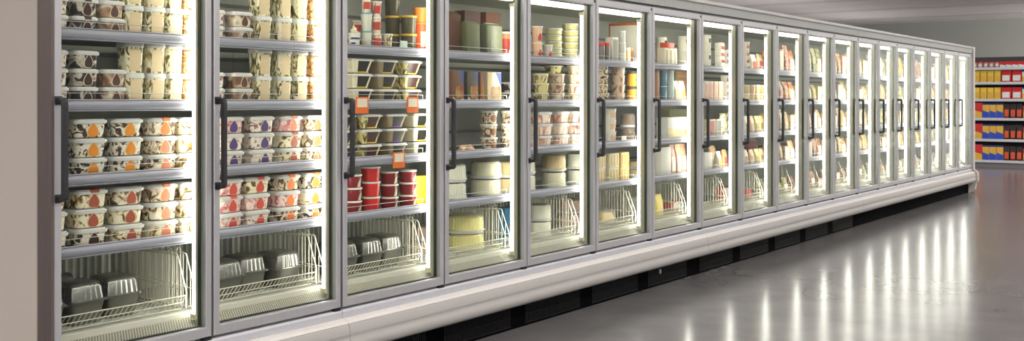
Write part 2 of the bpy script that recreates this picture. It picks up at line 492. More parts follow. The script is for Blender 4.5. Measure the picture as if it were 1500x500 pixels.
def k_round(r0, r1, h, bodym, lidm, lid_h=.009, lab=None, name='round_tub', over=.003, ribs=None):
    secs = rsecs(r0, r1, h)
    rf = lambda z: lerp_secs(secs, z, 1)
    key = f'{r0:.3f}{r1:.3f}{h:.3f}{lid_h:.3f}'
    P = [('tub_body', 'round_body|' + key, lambda bm: loft(bm, secs, 6), bodym, 0),
         ('lid', 'round_lid|' + key, lambda bm: loft(bm, [(h - lid_h * .6, r1 + over * .7, r1 + over * .7, 1), (h - lid_h * .5, r1 + over, r1 + over, 1), (h + lid_h * .3, r1 + over, r1 + over, 1), (h + lid_h * .4, r1 + over - .002, r1 + over - .002, 1), (h + lid_h * .41, r1 - .003, r1 - .003, 1)], 6), lidm, 0)]
    if lab == 'half':
        P.append(('curved_label', 'half_label|' + key, lambda bm: wrap(bm, rf, -95, -20, lambda t: h * .04, lambda t: h * (.06 + .8 * math.sqrt(max(0, 1 - (1 - t) ** 2))), 12), C('label_cream', 222, 206, 176), 0))
    elif lab == 'band':
        P.append(('wrap_label', 'band_label|' + key, lambda bm: wrap(bm, rf, -170, -10, lambda t: h * .25, lambda t: h * .75, 14), C('label_band_red', 190, 66, 56), 0))
    elif lab == 'blueband':
        P.append(('wrap_label', 'bluerim_label|' + key, lambda bm: (wrap(bm, rf, -170, -10, lambda t: h * .62, lambda t: h * .74, 14), wrap(bm, rf, -170, -120, lambda t: h * .3, lambda t: h * .42, 6)), C('label_navy', 40, 52, 96), 0))
    elif lab == 'patch':
        P.append(('front_label', 'patch_label|' + key, lambda bm: wrap(bm, rf, -115, -55, lambda t: h * .55, lambda t: h * .8, 6), C('label_dark', 52, 50, 56), 0))
    elif lab == 'ring':
        P.append(('front_label', 'ring_label|' + key, lambda bm: (wrap(bm, rf, -120, -60, lambda t: h * (.5 - .34 * math.sin(PI * t)), lambda t: h * (.5 + .34 * math.sin(PI * t)), 10)), C('label_pale_blue', 176, 208, 220), 0))
    elif lab == 'red':
        P.append(('front_label', 'red_label|' + key, lambda bm: wrap(bm, rf, -130, -70, lambda t: h * .1, lambda t: h * (.1 + .5 * math.sin(PI * (.15 + .7 * t))), 8), C('label_strawberry', 206, 60, 52), 0))
    elif lab == 'oval':
        P.append(('front_label', 'oval_label|' + key, lambda bm: wrap(bm, rf, -135, -60, lambda t: h * (.42 - .3 * math.sin(PI * t)), lambda t: h * (.42 + .3 * math.sin(PI * t)), 10), C('label_brown_oval', 140, 92, 60), 0))
    elif lab == 'wrapcream':
        P.append(('wrap_label', 'cream_label|' + key, lambda bm: wrap(bm, rf, -140, -55, lambda t: h * .2, lambda t: h * .72, 10), C('label_rosy_cream', 238, 196, 160), 0))
    return name, 'tub', h + lid_h * .45, P

def k_swirl(v):
    n, c, h, P = k_round(.025, .031, .078, WHITEP, WHITEP, .006, 'blueband', 'soft_serve_cup')
    def sw(bm):
        prev = [(0, .03, .03, 1)]
        z = .080
        for i in range(4):
            r = .026 - i * .0065
            loft(bm, [(z, r * .7, r * .7, 1), (z + .006, r, r, 1), (z + .012, r * .62, r * .62, 1)], 4, off=(.003 * (-1) ** i, .002, 0))
            z += .0095
    P.append(('cream_swirl', 'cream_swirl', sw, C('swirl_cream', 240, 226, 196), 0))
    return n, 'cup', .09, P

def k_dome(r, v, h=.095):
    col = {'cream': C('sponge_cream', 244, 236, 204, .7), 'yellow': C('sponge_yellow', 240, 228, 140, .7), 'pink': C('sponge_pink', 226, 186, 168, .7),
           'choc': C('sponge_cocoa', 120, 84, 56, .7), 'tan': C('sponge_tan', 226, 198, 140, .7), 'white': C('sponge_white', 248, 244, 226, .7)}[v]
    key = f'{r:.3f}{h:.3f}'
    P = [('tray', 'cake_tray|' + key, lambda bm: loft(bm, [(0, r * .93, r * .93, 1), (.012, r * .97, r * .97, 1), (.0125, r * 1.02, r * 1.02, 1), (.016, r * 1.03, r * 1.03, 1), (.0165, r * .9, r * .9, 1)], 8), LIDP, 0),
         ('cake', 'cake_body|' + key, lambda bm: loft(bm, [(.017, r * .9, r * .9, 1), (h * .84, r * .875, r * .875, 1), (h * .93, r * .79, r * .79, 1)], 8), col, 0),
         ('dome_lid', 'cake_dome|' + key, lambda bm: loft(bm, [(.0168, r * 1.0, r * 1.0, 1, 0), (.022, r * .99, r * .99, 1, 0), (.0225, r * .945, r * .945, 1, 1), (h * .86, r * .905, r * .905, 1, 1), (h * .97, r * .8, r * .8, 1, .5), (h, r * .68, r * .68, 1, 0)], 19, (1, .02)), DOME, 0)]
    if v in ('cream', 'white'):
        P.append(('chocolate_shavings', 'cake_top|' + key, lambda bm: loft(bm, [(h * .932, r * .62, r * .62, 1, 1), (h * .955, r * .52, r * .52, 1, 1)], 8, (1, .06)), C('shavings', 92, 60, 44, .8), 0))
    return 'boxed_cake', 'cake', h + .002, P

def k_tin(v):
    col = C('tin_pale_green', 214, 208, 150)
    return 'flat_round_tub', 'tub', .0425, [
        ('tub_body', 'tin_body', lambda bm: loft(bm, [(0, .048, .048, 1), (.003, .051, .051, 1), (.028, .0545, .0545, 1)], 7), col if v == 'green' else C('tin_olive', 196, 184, 118), 0),
        ('lid', 'tin_lid', lambda bm: loft(bm, [(.026, .0565, .0565, 1), (.034, .0575, .0575, 1), (.0345, .0545, .0545, 1), (.0415, .0535, .0535, 1), (.042, .050, .050, 1)], 7), clear('tin_lid_milky', (.9, .92, .8), (.84, .84, .68), .6, .2, .85) , 0)]

def k_carton(w, d, h, body, patch=None, style='panel', name='carton', top=None):
    """bevelled folding carton with printed panels"""
    key = f'{w:.3f}{d:.3f}{h:.3f}'
    P = [('box_body', 'carton_body|' + key, lambda bm: box(bm, -w / 2, w / 2, -d / 2, d / 2, 0, h), body, .0018)]
    y = lambda z: -d / 2 - .0008
    if style == 'panel' and patch:
        P.append(('front_print', 'carton_print|' + key, lambda bm: poly_front(bm, [(-w * .42, h * .08), (w * .42, h * .08), (w * .42, h * .92), (-w * .42, h * .92)], y), patch, 0))
    elif style == 'lower' and patch:
        P.append(('front_print', 'carton_low|' + key, lambda bm: poly_front(bm, [(-w * .49, h * .02), (w * .49, h * .02), (w * .49, h * .38), (-w * .49, h * .52)], y), patch, 0))
    elif style == 'stripes' and patch:
        def st(bm):
            for k in range(3):
                x = -w * .34 + k * w * .34
                poly_front(bm, [(x - w * .07, h * .1), (x + w * .07, h * .1), (x + w * .07, h * .86), (x - w * .07, h * .9)], y)
        P.append(('printed_stripe', 'carton_stripe|' + key, st, patch, 0))
    elif style == 'picture':
        y2 = lambda z: -d / 2 - .0012
        y3 = lambda z: -d / 2 - .0016
        P.append(('blue_print', 'carton_blue|' + key, lambda bm: poly_front(bm, [(w * .49, h * .45)] + [(w * (.5 - .45 * math.sin(a)), h * (.98 - .5 * (1 - math.sin(a)) ** 1.2)) for a in [i * PI / 16 for i in range(1, 9)]] + [(w * .49, h * .98)], y), C('print_blue', 62, 84, 150), 0))
        P.append(('food_print', 'carton_food|' + key, lambda bm: poly_front(bm, [(w * .1 + w * .36 * math.cos(a), h * (.33 + .06 * math.sin(3 * a)) + h * .24 * math.sin(a)) for a in [2 * PI * i / 18 for i in range(18)]], y2), MB['orange'], 0))
        P.append(('base_print', 'carton_base|' + key, lambda bm: poly_front(bm, [(-w * .49, h * .02), (w * .49, h * .02), (w * .49, h * .13), (-w * .2, h * .09), (-w * .49, h * .2)], y3), C('print_cream', 240, 226, 196), 0))
    elif style == 'poster' and patch:
        P.append(('front_print', 'carton_poster|' + key, lambda bm: poly_front(bm, [(-w / 2 + .014, .014), (w / 2 - .014, .014), (w / 2 - .014, h - .02), (-w / 2 + .014, h - .02)], y), patch, 0))
    if top:
        P.append(('box_flap', 'carton_flap|' + key, lambda bm: box(bm, -w / 2 - .001, w / 2 + .001, -d / 2 - .001, d / 2 + .001, h * .9, h + .001), top, .001))
    return name, 'box', h + .001, P

def k_pouch(w, d, h, body, patch=None, name='food_pouch', crimp=None):
    key = f'{w:.3f}{d:.3f}{h:.3f}'
    secs = [(0, w * .46, d * .42, d * .3), (h * .06, w * .49, d * .5, d * .35), (h * .35, w * .5, d * .5, d * .4), (h * .7, w * .49, d * .38, d * .3), (h * .9, w * .48, d * .12, d * .1), (h * .93, w * .485, .003, .002), (h, w * .49, .0025, .002)]
    P = [('bag', 'pouch_bag|' + key, lambda bm: loft(bm, secs, 3), body, 0)]
    if patch:
        yf = lambda z: -(lerp_secs(secs, z, 2) + .0015)
        P.append(('front_print', 'pouch_print|' + key, lambda bm: [poly_front(bm, [(-w * .36, z0), (w * .36, z0), (w * .36, z1), (-w * .36, z1)], yf) for z0, z1 in ((h * .12, h * .35), (h * .35, h * .6))], patch, 0))
    return name, 'bag', h, P

def k_bag(w, d, h, body, name='food_bag'):
    """upright gusseted bag with a folded top edge"""
    key = f'{w:.3f}{d:.3f}{h:.3f}'
    secs = [(0, w * .48, d * .46, .006), (h * .04, w * .5, d * .5, .008), (h * .5, w * .5, d * .47, .009), (h * .92, w * .497, d * .44, .008), (h * .965, w * .485, d * .22, .008), (h * .975, w * .47, d * .06, .003), (h, w * .45, d * .05, .003)]
    return name, 'bag', h, [('bag', 'gusset_bag|' + key, lambda bm: loft(bm, secs, 4), body, 0),
                            ('top_fold', 'bag_fold|' + key, lambda bm: box(bm, -w * .44, w * .44, -d * .1, -d * .055, h * .965, h * 1.002), body, .001)]

def k_jar(r, h, body, lidm, lab=None, name='jar'):
    key = f'{r:.3f}{h:.3f}'
    secs = [(0, r * .95, r * .95, 1), (.004, r, r, 1), (h * .78, r, r, 1), (h * .84, r * .92, r * .92, 1)]
    P = [('jar_body', 'jar_body|' + key, lambda bm: loft(bm, secs, 6), body, 0),
         ('lid', 'jar_lid|' + key, lambda bm: loft(bm, [(h * .83, r * .97, r * .97, 1), (h * .84, r * 1.0, r * 1.0, 1), (h * .97, r * 1.0, r * 1.0, 1), (h, r * .94, r * .94, 1)], 6), lidm, 0)]
    if lab:
        P.append(('front_label', 'jar_label|' + key, lambda bm: wrap(bm, lambda z: r, -130, -50, lambda t: h * (.42 - .22 * math.sin(PI * t)), lambda t: h * (.42 + .28 * math.sin(PI * t)), 10), lab, 0))
    return name, 'jar', h + .001, P

# ------------------------------------------------------------------ layout of the row of doors
DX = [0.0, .714, 1.463, 2.230, 2.997, 3.776, 4.543, 5.336, 6.101, 6.860, 7.613, 8.356, 9.108, 9.830, 10.525, 11.243, 12.000, 12.723, 13.473, 14.226]
ND = 19
Z_BOT, Z_TOP = .362, 2.034
RAIL_TOP = [1.640, 1.363, 1.074, .797]
LEV = {1: 1.620, 2: 1.343, 3: 1.056, 4: .777, 5: .455}
ORD = ['first', 'second', 'third', 'fourth', 'fifth', 'sixth', 'seventh', 'eighth', 'ninth', 'tenth', 'eleventh', 'twelfth', 'thirteenth', 'fourteenth', 'fifteenth', 'sixteenth', 'seventeenth', 'eighteenth', 'nineteenth']
SHELFNAME = {1: 'top shelf', 2: 'second shelf', 3: 'third shelf', 4: 'fourth shelf', 5: 'bottom basket'}
def door_name(d):
    return 'last door at right end' if d == ND - 1 else f'{ORD[d]} door from left'

# ------------------------------------------------------------------ the freezer case, in five joined sections
SECTIONS = [(0, 2, 'white freezer case section with two doors beside the beige end panel, nearest'),
            (2, 7, 'five-door freezer case section from third to seventh door, second section from left'),
            (7, 12, 'five-door freezer case section from eighth to twelfth door, middle section'),
            (12, 17, 'five-door freezer case section from thirteenth to seventeenth door, fourth section from left'),
            (17, 19, 'short two-door freezer case section at far right end by gondola')]

def build_door(case, x0, x1, d):
    a, b = x0 + .0055, x1 - .0055
    if d == 2: a += .004
    s = .031
    zb, zt = Z_BOT + .004, Z_TOP - .006
    tb, tt = .044, .046
    def fr(bm):
        # mitred ring: outer and inner loops, front and back
        o = [(a, zb), (b, zb), (b, zt), (a, zt)]
        i = [(a + s, zb + tb), (b - s, zb + tb), (b - s, zt - tt), (a + s, zt - tt)]
        e = .004
        o2 = [(a + e, zb + e), (b - e, zb + e), (b - e, zt - e), (a + e, zt - e)]
        i2 = [(a + s - e, zb + tb - e), (b - s + e, zb + tb - e), (b - s + e, zt - tt + e), (a + s - e, zt - tt + e)]
        V = lambda L, y: [bm.verts.new((x, y, z)) for x, z in L]
        loops = [V(o, .036), V(o, .005), V(o2, 0.0), V(i2, 0.0), V(i, .004), V(i, .036)]
        loops.append(loops[0])
        for p, q in zip(loops, loops[1:]):
            for k in range(4):
                j = (k + 1) % 4
                bm.faces.new((p[k], p[j], q[j], q[k]))
    dr = part('door', fr, ALU, case, 0, 0)
    part('glass_pane', lambda bm: box(bm, a + s - .003, b - s + .003, .009, .022, zb + tb - .003, zt - tt + .003), GLASS, dr, 0, 0)
    def gk(bm):
        box(bm, a + s - .002, a + s + .006, .027, .040, zb + tb, zt - tt)
        box(bm, b - s - .010, b - s + .002, .0265, .0415, zb + tb, zt - tt)
        box(bm, a + s, b - s, .027, .040, zb + tb - .002, zb + tb + .005)
        box(bm, a + s, b - s, .027, .040, zt - tt - .005, zt - tt + .002)
    part('gasket', gk, BLACK, dr, 0, 0)
    part('glass_edge_trim', lambda bm: box(bm, b - s - .005, b - s - .001, .0222, .0262, zb + tb + .006, zt - tt - .006), GREEN_EDGE, dr, 0, 0)
    hx = a + .016
    def hd(bm):
        extrude_x(bm, [(.0, 1.368), (-.036, 1.368), (-.046, 1.364), (-.052, 1.354), (-.053, 1.34), (-.053, 1.01), (-.052, 1.0), (-.046, .991), (-.036, .987), (.0, .987),
                       (.0, 1.006), (-.028, 1.006), (-.033, 1.010), (-.034, 1.016), (-.034, 1.338), (-.033, 1.345), (-.028, 1.349), (.0, 1.349)], hx - .010, hx + .010)
        box(bm, hx - .014, hx + .014, -.006, .001, 1.342, 1.374)
        box(bm, hx - .014, hx + .014, -.006, .001, .981, 1.013)
    part('handle', hd, HANDLE, dr, .0025, 30)
    def hg(bm):
        box(bm, b - .045, b - .004, -.002, .02, zb - .012, zb - .001)
        tube(bm, [(b - .014, .006, zb - .012), (b - .014, .006, zb + .002)], .006, 8)
    part('hinge', hg, BLACK, dr, 0, 0)
    part('hinge_pin', lambda bm: box(bm, b - .022, b - .008, -.002, .004, zt - .03, zt - .012), BLACK, dr, 0, 0)
    return dr

def rail_prof(zt):
    P = [(.150, zt - .004), (.138, zt), (.131, zt - .001), (.1285, zt - .004), (.130, zt - .006)]
    for k in range(0, 9):
        a = R(75 - 150 * k / 8)
        P.append((.1345 - .0135 * math.cos(a), zt - .0245 + .0185 * math.sin(a)))
    P += [(.1295, zt - .0435), (.127, zt - .0455), (.129, zt - .048), (.150, zt - .048)]
    return P

def build_section(si, d0, d1, label):
    X0, X1 = DX[d0], DX[d1]
    case = tag(empty('freezer_case', (0, 0, 0)), label, 'freezer case', 'joined freezer case sections')
    first, last = d0 == 0, d1 == ND
    xe = X1 + (.012 if last else -.0015)
    xs = X0 + (.0 if first else .0015)
    def cab(bm):
        box(bm, xs, xe, .80, .87, .16, 2.10)
        box(bm, xs, xe, .04, .80, 2.00, 2.10)
        box(bm, xs, xe, .04, .80, .16, .36)
    part('cabinet', cab, LINER, case, 0, 0)
    # fan coil housings and slots at the back, seen between products
    def ribs(bm):
        n = int((xe - xs) / .035)
        for k in range(n):
            x = xs + (k + .5) * (xe - xs) / n
            box(bm, x - .006, x + .006, .778, .80, .44, .74)
    part('back_grille', ribs, LINER_RIB, case, 0, 0)
    def rows(bm):
        for z in (.86, 1.0, 1.14, 1.42, 1.56, 1.70, 1.84):
            box(bm, xs, xe, .792, .80, z, z + .018)
    part('back_slot_trim', rows, C('slot_grey', 120, 122, 112), case, 0, 0)
    # header above the doors
    def can(bm):
        extrude_x(bm, [(.0, Z_TOP + .010), (.05, Z_TOP + .010), (.05, 2.122), (-.012, 2.122), (-.016, 2.108)], xs, xe)
        box(bm, xs, xe, .05, .84, 2.10, 2.122)
    part('canopy', can, CANOPY, case, 0, 0)
    part('canopy_edge', lambda bm: extrude_x(bm, [(-.017, 2.107), (-.036, 2.110), (-.037, 2.113), (-.012, 2.138), (.05, 2.138), (.05, 2.1225), (-.012, 2.1225)], xs, xe), CANOPY_EDGE, case, 0, 0)
    part('door_header_gap', lambda bm: box(bm, xs, xe, .012, .05, Z_TOP - .004, Z_TOP + .0095), BLACK, case, 0, 0)
    # sill band, bumper and kick plate
    part('sill_band', lambda bm: extrude_x(bm, [(.002, .355), (.05, .355), (.05, .30), (-.004, .30), (-.004, .345), (.0, .352)], xs, xe), FLATBAND, case, 0, 0)
    bp = [(-.0045, .309), (-.034, .299), (-.0435, .294), (-.048, .286), (-.0555, .248), (-.0555, .243), (-.053, .238), (-.0535, .226), (-.0585, .214), (-.0625, .202),
          (-.0625, .188), (-.058, .174), (-.050, .163), (-.040, .157), (.03, .156), (.03, .2995), (-.0045, .2995)]
    part('bumper', lambda bm: extrude_x(bm, bp, xs, xe), BUMPER, case, 0, 40)
    part('bumper_bevel_lit', lambda bm: extrude_x(bm, [(-.0045, .3095), (-.0345, .2993), (-.0432, .2945), (-.0460, .2960), (-.0440, .3005), (-.0405, .3030), (-.0075, .3150), (-.0045, .3150)], xs, xe), plain('bevel_lit_white', S(240, 235, 229), .35), case, 0, 40)  # white bevel strip: the light falling from above is put into its colour
    kp = part('kick_plate', lambda bm: box(bm, xs, xe, .045, .06, .0, .1605), KICK, case, 0, 0)
    if d0 < 12:
        x = xs + .05
        while x < xe - .3:
            def slots(bm):
                for k in range(36):
                    for z in (.022, .078):
                        box(bm, x + k * .017, x + k * .017 + .010, .0415, .0451, z, z + .045)
                for z in (.014, .068, .124):
                    box(bm, x - .004, x + 36 * .017, .0420, .0451, z, z + .007)
            part('vent_grille', slots, plain('vent_rib_dark', S(15, 15, 16), .6, 0, .2), kp, 0, 0)
            x += .76
    if si == 1:
        part('kick_latch', lambda bm: loft(bm, [(.084, .006, .004, .003), (.090, .010, .007, .005), (.112, .010, .007, .005), (.119, .006, .004, .003)], 3, off=(4.731, .040, 0)), ALU, case)
    # mullions
    ends = list(range(d0, d1 + 1))
    for g in ends:
        x = DX[g]
        l, r = x - .024, x + .024
        if g == 0: l = .029
        if g == ND: r = x + .012
        if g == d0 and g > 0: l = x + .0015
        if g == d1 and g < ND: r = x - .0015
        if r > l:
            part('mullion', lambda bm: (box(bm, l, r, .042, .078, .36, 2.0),), MULL, case, 0, 0)
    # perforated air grille and white ledge
    def deck(bm):
        extrude_x(bm, [(.05, .360), (.05, .400), (.150, .430), (.150, .420), (.06, .385), (.06, .36)], xs + .03 * first, xe - .02 * last)
    part('air_grille', deck, PERF, case, 0, 0)
    def led(bm):
        extrude_x(bm, [(.1505, .36), (.1505, .452), (.153, .455), (.172, .456), (.174, .4535), (.174, .36)], xs + .03 * first, xe - .02 * last)
    part('deck_ledge', led, LEDGE, case, 0, 0)
    part('basket_floor', lambda bm: box(bm, xs + .03 * first, xe - .02 * last, .1745, .79, .36, .4535), LINER, case, 0, 0)
    for d in range(d0, d1):
        a, b = DX[d], DX[d + 1]
        sa, sb = a + (.03 if d == 0 else .003), b - .003
        build_door(case, a, b, d)
        # lamps on the right-hand mullion and under the header
        lx = b - .004
        lamp = part('lamp_housing', lambda bm: box(bm, lx - .021, lx + .0024 , .0785, .0885, .43, 1.945), WHITEP, case, 0, 0)
        part('lamp_tube', lambda bm: loft(bm, [(.452, .0165, .0125, .012), (1.918, .0165, .0125, .012)], 4, off=(lx - .006, .1015, 0)), TUBE, lamp)
        for z0, z1 in ((.432, .4515), (1.9185, 1.938)):
            part('lamp_cap', lambda bm: box(bm, lx - .024, lx + .012, .0887, .1155, z0, z1), C('lamp_cap_cream', 206, 200, 160), lamp, 0, 0)
        tl = part('top_lamp_housing', lambda bm: box(bm, sa + .03, sb - .03, .076, .122, 1.985, 1.999), WHITEP, case, 0, 0)
        part('top_lamp_tube', lambda bm: extrude_x(bm, [(.078, 1.9845), (.076, 1.962), (.084, 1.953), (.112, 1.953), (.12, 1.962), (.12, 1.9845)], sa + .034, sb - .034), TOPTUBE, tl, 0, 0)
        # shelves
        for k, zt in enumerate(RAIL_TOP):
            sh = part('shelf', lambda bm: box(bm, sa + .004, sb - .004, .150, .74, zt - .036, zt - .0212), SHELF, case, 0, 0)
            part('price_rail', lambda bm: extrude_x(bm, rail_prof(zt), sa + .004, sb - .004), RAIL, sh, 0, 40)
            part('wire_guard', lambda bm: tube(bm, [(sa + .012, .146, zt - .01), (sa + .012, .146, zt + .024), (sb - .012, .146, zt + .024), (sb - .012, .146, zt - .01)], .0024, 6), ALU, sh, 0, 60)
        # low wire fence along the front of the basket
        def fence(bm):
            for (y, z, r) in ((.140, .528, .0026), (.163, .495, .0022), (.188, .4645, .0022)):
                tube(bm, [(sa + .026, y, z), (sb - .026, y, z)], r, 5)
            n = int((sb - sa - .052) / .0225)
            for k in range(n + 1):
                x = sa + .031 + k * (sb - sa - .062) / n
                tube(bm, [(x - .004, .1885, .464), (x + .004, .140, .528)], .0017, 4)
        part('wire_fence_lattice', fence, WIRE, case, 0, 60)
    if first:
        part('end_trim', lambda bm: box(bm, -.006, .028, .0365, .092, .10, 2.1), ALU_DARK, case, .002, 0)
        part('end_trim_face', lambda bm: box(bm, -.006, .0045, -.001, .0364, .10, 2.1), ALU_DARK, case, .001, 0)
        part('end_panel', lambda bm: box(bm, -.012, .028, .0922, .92, .0, 2.14), PANEL, case, .003, 0)
    if last:
        part('end_stile', lambda bm: box(bm, X1 + .0125, X1 + .045, .0, .3, .30, 2.1), ALU, case, .002, 0)
        part('end_panel', lambda bm: extrude_x(bm, [(-.02, 2.138), (.92, 2.138), (.92, 0), (.03, 0), (.0, .012), (-.035, .05), (-.05, .14), (-.076, .17), (-.078, .21), (-.07, .30), (-.02, .34)], X1 + .0455, X1 + .135), plain('end_cap_white', S(214, 208, 202), .45), case, .0, 0)
    return case

for si, (a, b, lab) in enumerate(SECTIONS):
    build_section(si, a, b, lab)

# ------------------------------------------------------------------ wire dividers standing in the bottom baskets
def divider_mesh(bm):
    tube(bm, [(0, .152, .470), (0, .150, .545), (0, .208, .690), (0, .222, .696), (0, .55, .688), (0, .62, .686), (0, .62, .47), (0, .19, .4655)], .0030, 6)
    tube(bm, [(0, .150, .545), (0, .43, .560), (0, .62, .566)], .0024, 5)
    for y in (.262, ):
        tube(bm, [(-.0, y - .013, .470), (0, y - .013, .704), (0, y - .007, .714), (0, y + .001, .717), (0, y + .008, .714), (0, y + .014, .704), (0, y + .014, .47)], .0026, 5)
    for k in range(13):
        y = .30 + k * .0245
        tube(bm, [(0, y, .4665), (0, y, .690)], .0019, 4)
    for y in (.18, .205, .23):
        zt = .545 + (y - .150) / .058 * .145
        tube(bm, [(0, y, .4665), (0, y, min(zt, .69))], .0018, 4)
DIV = mesh('wire_divider', divider_mesh, 0, 60)
for d in range(ND):
    pair = ((-.020, 'left of the pair'), (.024, 'right of the pair')) if d < 9 else ((-.020, None),)
    for dx, which in pair:
        if d == ND - 1 and dx > 0: continue
        o = obj('wire_divider', DIV, WIRE, None, (DX[d + 1] + dx - .004, 0, 0))
        tag(o, ('white wire basket divider, ' + which + ', ' if which else 'white wire basket divider near lamp, ') + door_name(d), 'wire divider', 'white wire dividers in the bottom baskets')

# ------------------------------------------------------------------ products
def make(kindres, x, y, z, rz=0, tilt=0, label='', group=None, mesh_prefix=''):
    name, cat, h, P = kindres
    root = empty(name, (x, y, z), (tilt, 0, rz))
    for (pn, key, fn, mat, bev) in P:
        obj(pn, pm(key, fn, bev), mat, root)
    tag(root, label, cat, group)
    return root

TIERS = {1: [''], 2: ['top', 'bottom'], 3: ['top', 'middle', 'bottom'], 4: ['top', 'second', 'third', 'bottom']}
def tier_word(n, i):
    """i counts from the bottom"""
    k = n - 1 - i
    if n in TIERS: return TIERS[n][k]
    if k == 0: return 'top'
    if i == 0: return 'bottom'
    return ORD[k]

def stack(d, lev, col, ncol, desc, kinds, x, yf, depth, n, z0=None, rz=0, tilt=0, jitter=1, skip=()):
    """n things stacked on one spot of a shelf; kinds is one builder result or a list from the bottom up"""
    z = LEV[lev] + .0006 if z0 is None else z0
    for i in range(n):
        kr = kinds[i] if isinstance(kinds, list) else kinds
        ds = desc[i] if isinstance(desc, list) else desc
        tw = tier_word(n, i)
        pos = (f'{tw} of {ORD[col]} stack, ' if n > 1 else (f'{ORD[col]} along, ' if ncol > 1 else ''))
        lab = f'{ds}, {pos}{SHELFNAME[lev]}, {door_name(d)}'
        jx = random.uniform(-.0025, .0025) * jitter
        jr = random.uniform(-2.2, 2.2) * jitter
        if i not in skip:
            make(kr, x + jx, yf + depth / 2 + random.uniform(0, .004) * jitter, z, R(jr) + rz, tilt, lab, f'products on the {SHELFNAME[lev]} of the {door_name(d)}')
        z += kr[2] + .0004

stack(0, 1, 0, 7, 'small cream and berry tub', k_tub('berry','none',0,0.78), 0.1173, 0.165, 0.0960, 2)
stack(0, 1, 1, 7, 'dark marbled tub, brown leaf sticker', k_tub('dark','brown',1,0.78), 0.2412, 0.165, 0.0960, 2)
stack(0, 1, 2, 7, 'mocha tub, cocoa leaf sticker', k_tub('mocha','cocoa',0,0.78), 0.3619, 0.165, 0.0960, 2)
stack(0, 1, 3, 7, 'tall striped tub, cream label', k_tall('stripe'), 0.4593, 0.165, 0.0870, 2)
stack(0, 1, 4, 7, 'tall striped tub, cream label', k_tall('stripe'), 0.5648, 0.165, 0.0870, 2)
stack(0, 1, 5, 7, 'tall striped tub, cream label', k_tall('stripe'), 0.6553, 0.165, 0.0870, 2)
stack(0, 1, 6, 7, 'tall toffee tub, cream label', k_tall('toffee'), 0.7400, 0.165, 0.0870, 2)
stack(0, 2, 0, 7, 'small cream and berry tub', k_tub('berry','none',0,0.78), 0.1145, 0.165, 0.0960, 3)
stack(0, 2, 1, 7, 'dark marbled tub, brown leaf sticker', k_tub('dark','brown',0,0.78), 0.2442, 0.165, 0.0960, 3)
stack(0, 2, 2, 7, 'mocha tub, cocoa leaf sticker', k_tub('mocha','cocoa',0,0.78), 0.3666, 0.165, 0.0960, 2)
stack(0, 2, 3, 7, 'tall striped tub, cream label', k_tall('stripe'), 0.4593, 0.165, 0.0870, 2)
stack(0, 2, 4, 7, 'tall striped tub, cream label', k_tall('stripe'), 0.5648, 0.165, 0.0870, 2)
stack(0, 2, 5, 7, 'tall striped tub, cream label', k_tall('stripe'), 0.6553, 0.165, 0.0870, 2)
stack(0, 2, 6, 7, 'tall toffee tub, cream label', k_tall('toffee'), 0.7400, 0.165, 0.0870, 2)
stack(0, 3, 0, 5, 'chocolate marbled tub behind handle', k_tub('choc','none',0,1), 0.0985, 0.165, 0.1230, 3)
stack(0, 3, 1, 5, ['chocolate marbled tub, orange leaf', 'chocolate marbled tub, orange leaf', 'chocolate marbled tub, orange leaf'], [k_tub('choc','orange',0,1),k_tub('choc','orange',0,1),k_tub('choc','orange',0,1)], 0.2673, 0.165, 0.1230, 3)
stack(0, 3, 2, 5, ['brown and cream tub, orange leaf', 'brown and cream tub, orange leaf', 'brown and cream tub, orange leaf'], [k_tub('choc','orange',0,1),k_tub('choc','orange',0,1),k_tub('choc','orange',0,1)], 0.4317, 0.165, 0.1230, 3)
stack(0, 3, 3, 5, ['hazelnut tub, salmon leaf', 'hazelnut tub, salmon leaf', 'hazelnut tub, amber leaf and strip'], [k_tub('hazel','salmon',0,1),k_tub('hazel','salmon',0,1),k_tub('hazel','amber',1,1)], 0.5982, 0.165, 0.1230, 3)
stack(0, 3, 4, 5, 'caramel cream tub beside lamp', k_tub('caramel','none',0,1), 0.7464, 0.165, 0.1230, 3)
stack(0, 4, 0, 5, 'caramel cream tub at stile', k_tub('caramel','none',0,1), 0.0985, 0.165, 0.1230, 3)
stack(0, 4, 1, 5, ['dark patched tub, brown leaf', 'caramel tub, terracotta leaf', 'caramel tub, terracotta leaf'], [k_tub('choc','brown',0,1),k_tub('caramel','terra',0,1),k_tub('caramel','terra',1,1)], 0.2673, 0.165, 0.1230, 3)
stack(0, 4, 2, 5, ['cream tub, rust leaf', 'cream tub, rust leaf', 'brown tub, rust leaf'], [k_tub('caramel','terra',0,1),k_tub('caramel','terra',0,1),k_tub('hazel','terra',0,1)], 0.4333, 0.165, 0.1230, 3)
stack(0, 4, 3, 5, ['cream tub, salmon leaf', 'hazelnut tub, salmon leaf', 'hazelnut tub, salmon leaf and strip'], [k_tub('caramel','salmon',0,1),k_tub('hazel','salmon',0,1),k_tub('hazel','salmon',1,1)], 0.6017, 0.165, 0.1230, 3)
stack(0, 4, 4, 5, 'yellow cream tub beside lamp', k_tub('caramel','none',0,1), 0.7500, 0.165, 0.1230, 3)
stack(0, 5, 0, 4, 'smoky domed pie tray', k_pie('grey'), 0.1210, 0.225, 0.2048, 1)
stack(0, 5, 1, 4, 'smoky domed pie tray', k_pie('grey'), 0.2980, 0.235, 0.2048, 1)
stack(0, 5, 2, 4, 'brown pie tray behind the others', k_pie('brown'), 0.3353, 0.500, 0.2048, 1)
stack(0, 5, 3, 4, 'smoky domed pie tray', k_pie('grey'), 0.4750, 0.250, 0.2048, 1)
stack(1, 1, 0, 6, 'small berry tub at stile', k_tub('berry','none',0,0.78), 0.8619, 0.165, 0.0960, 2)
stack(1, 1, 1, 6, 'mocha tub, cocoa leaf sticker', k_tub('mocha','cocoa',0,0.78), 1.0178, 0.165, 0.0960, 2)
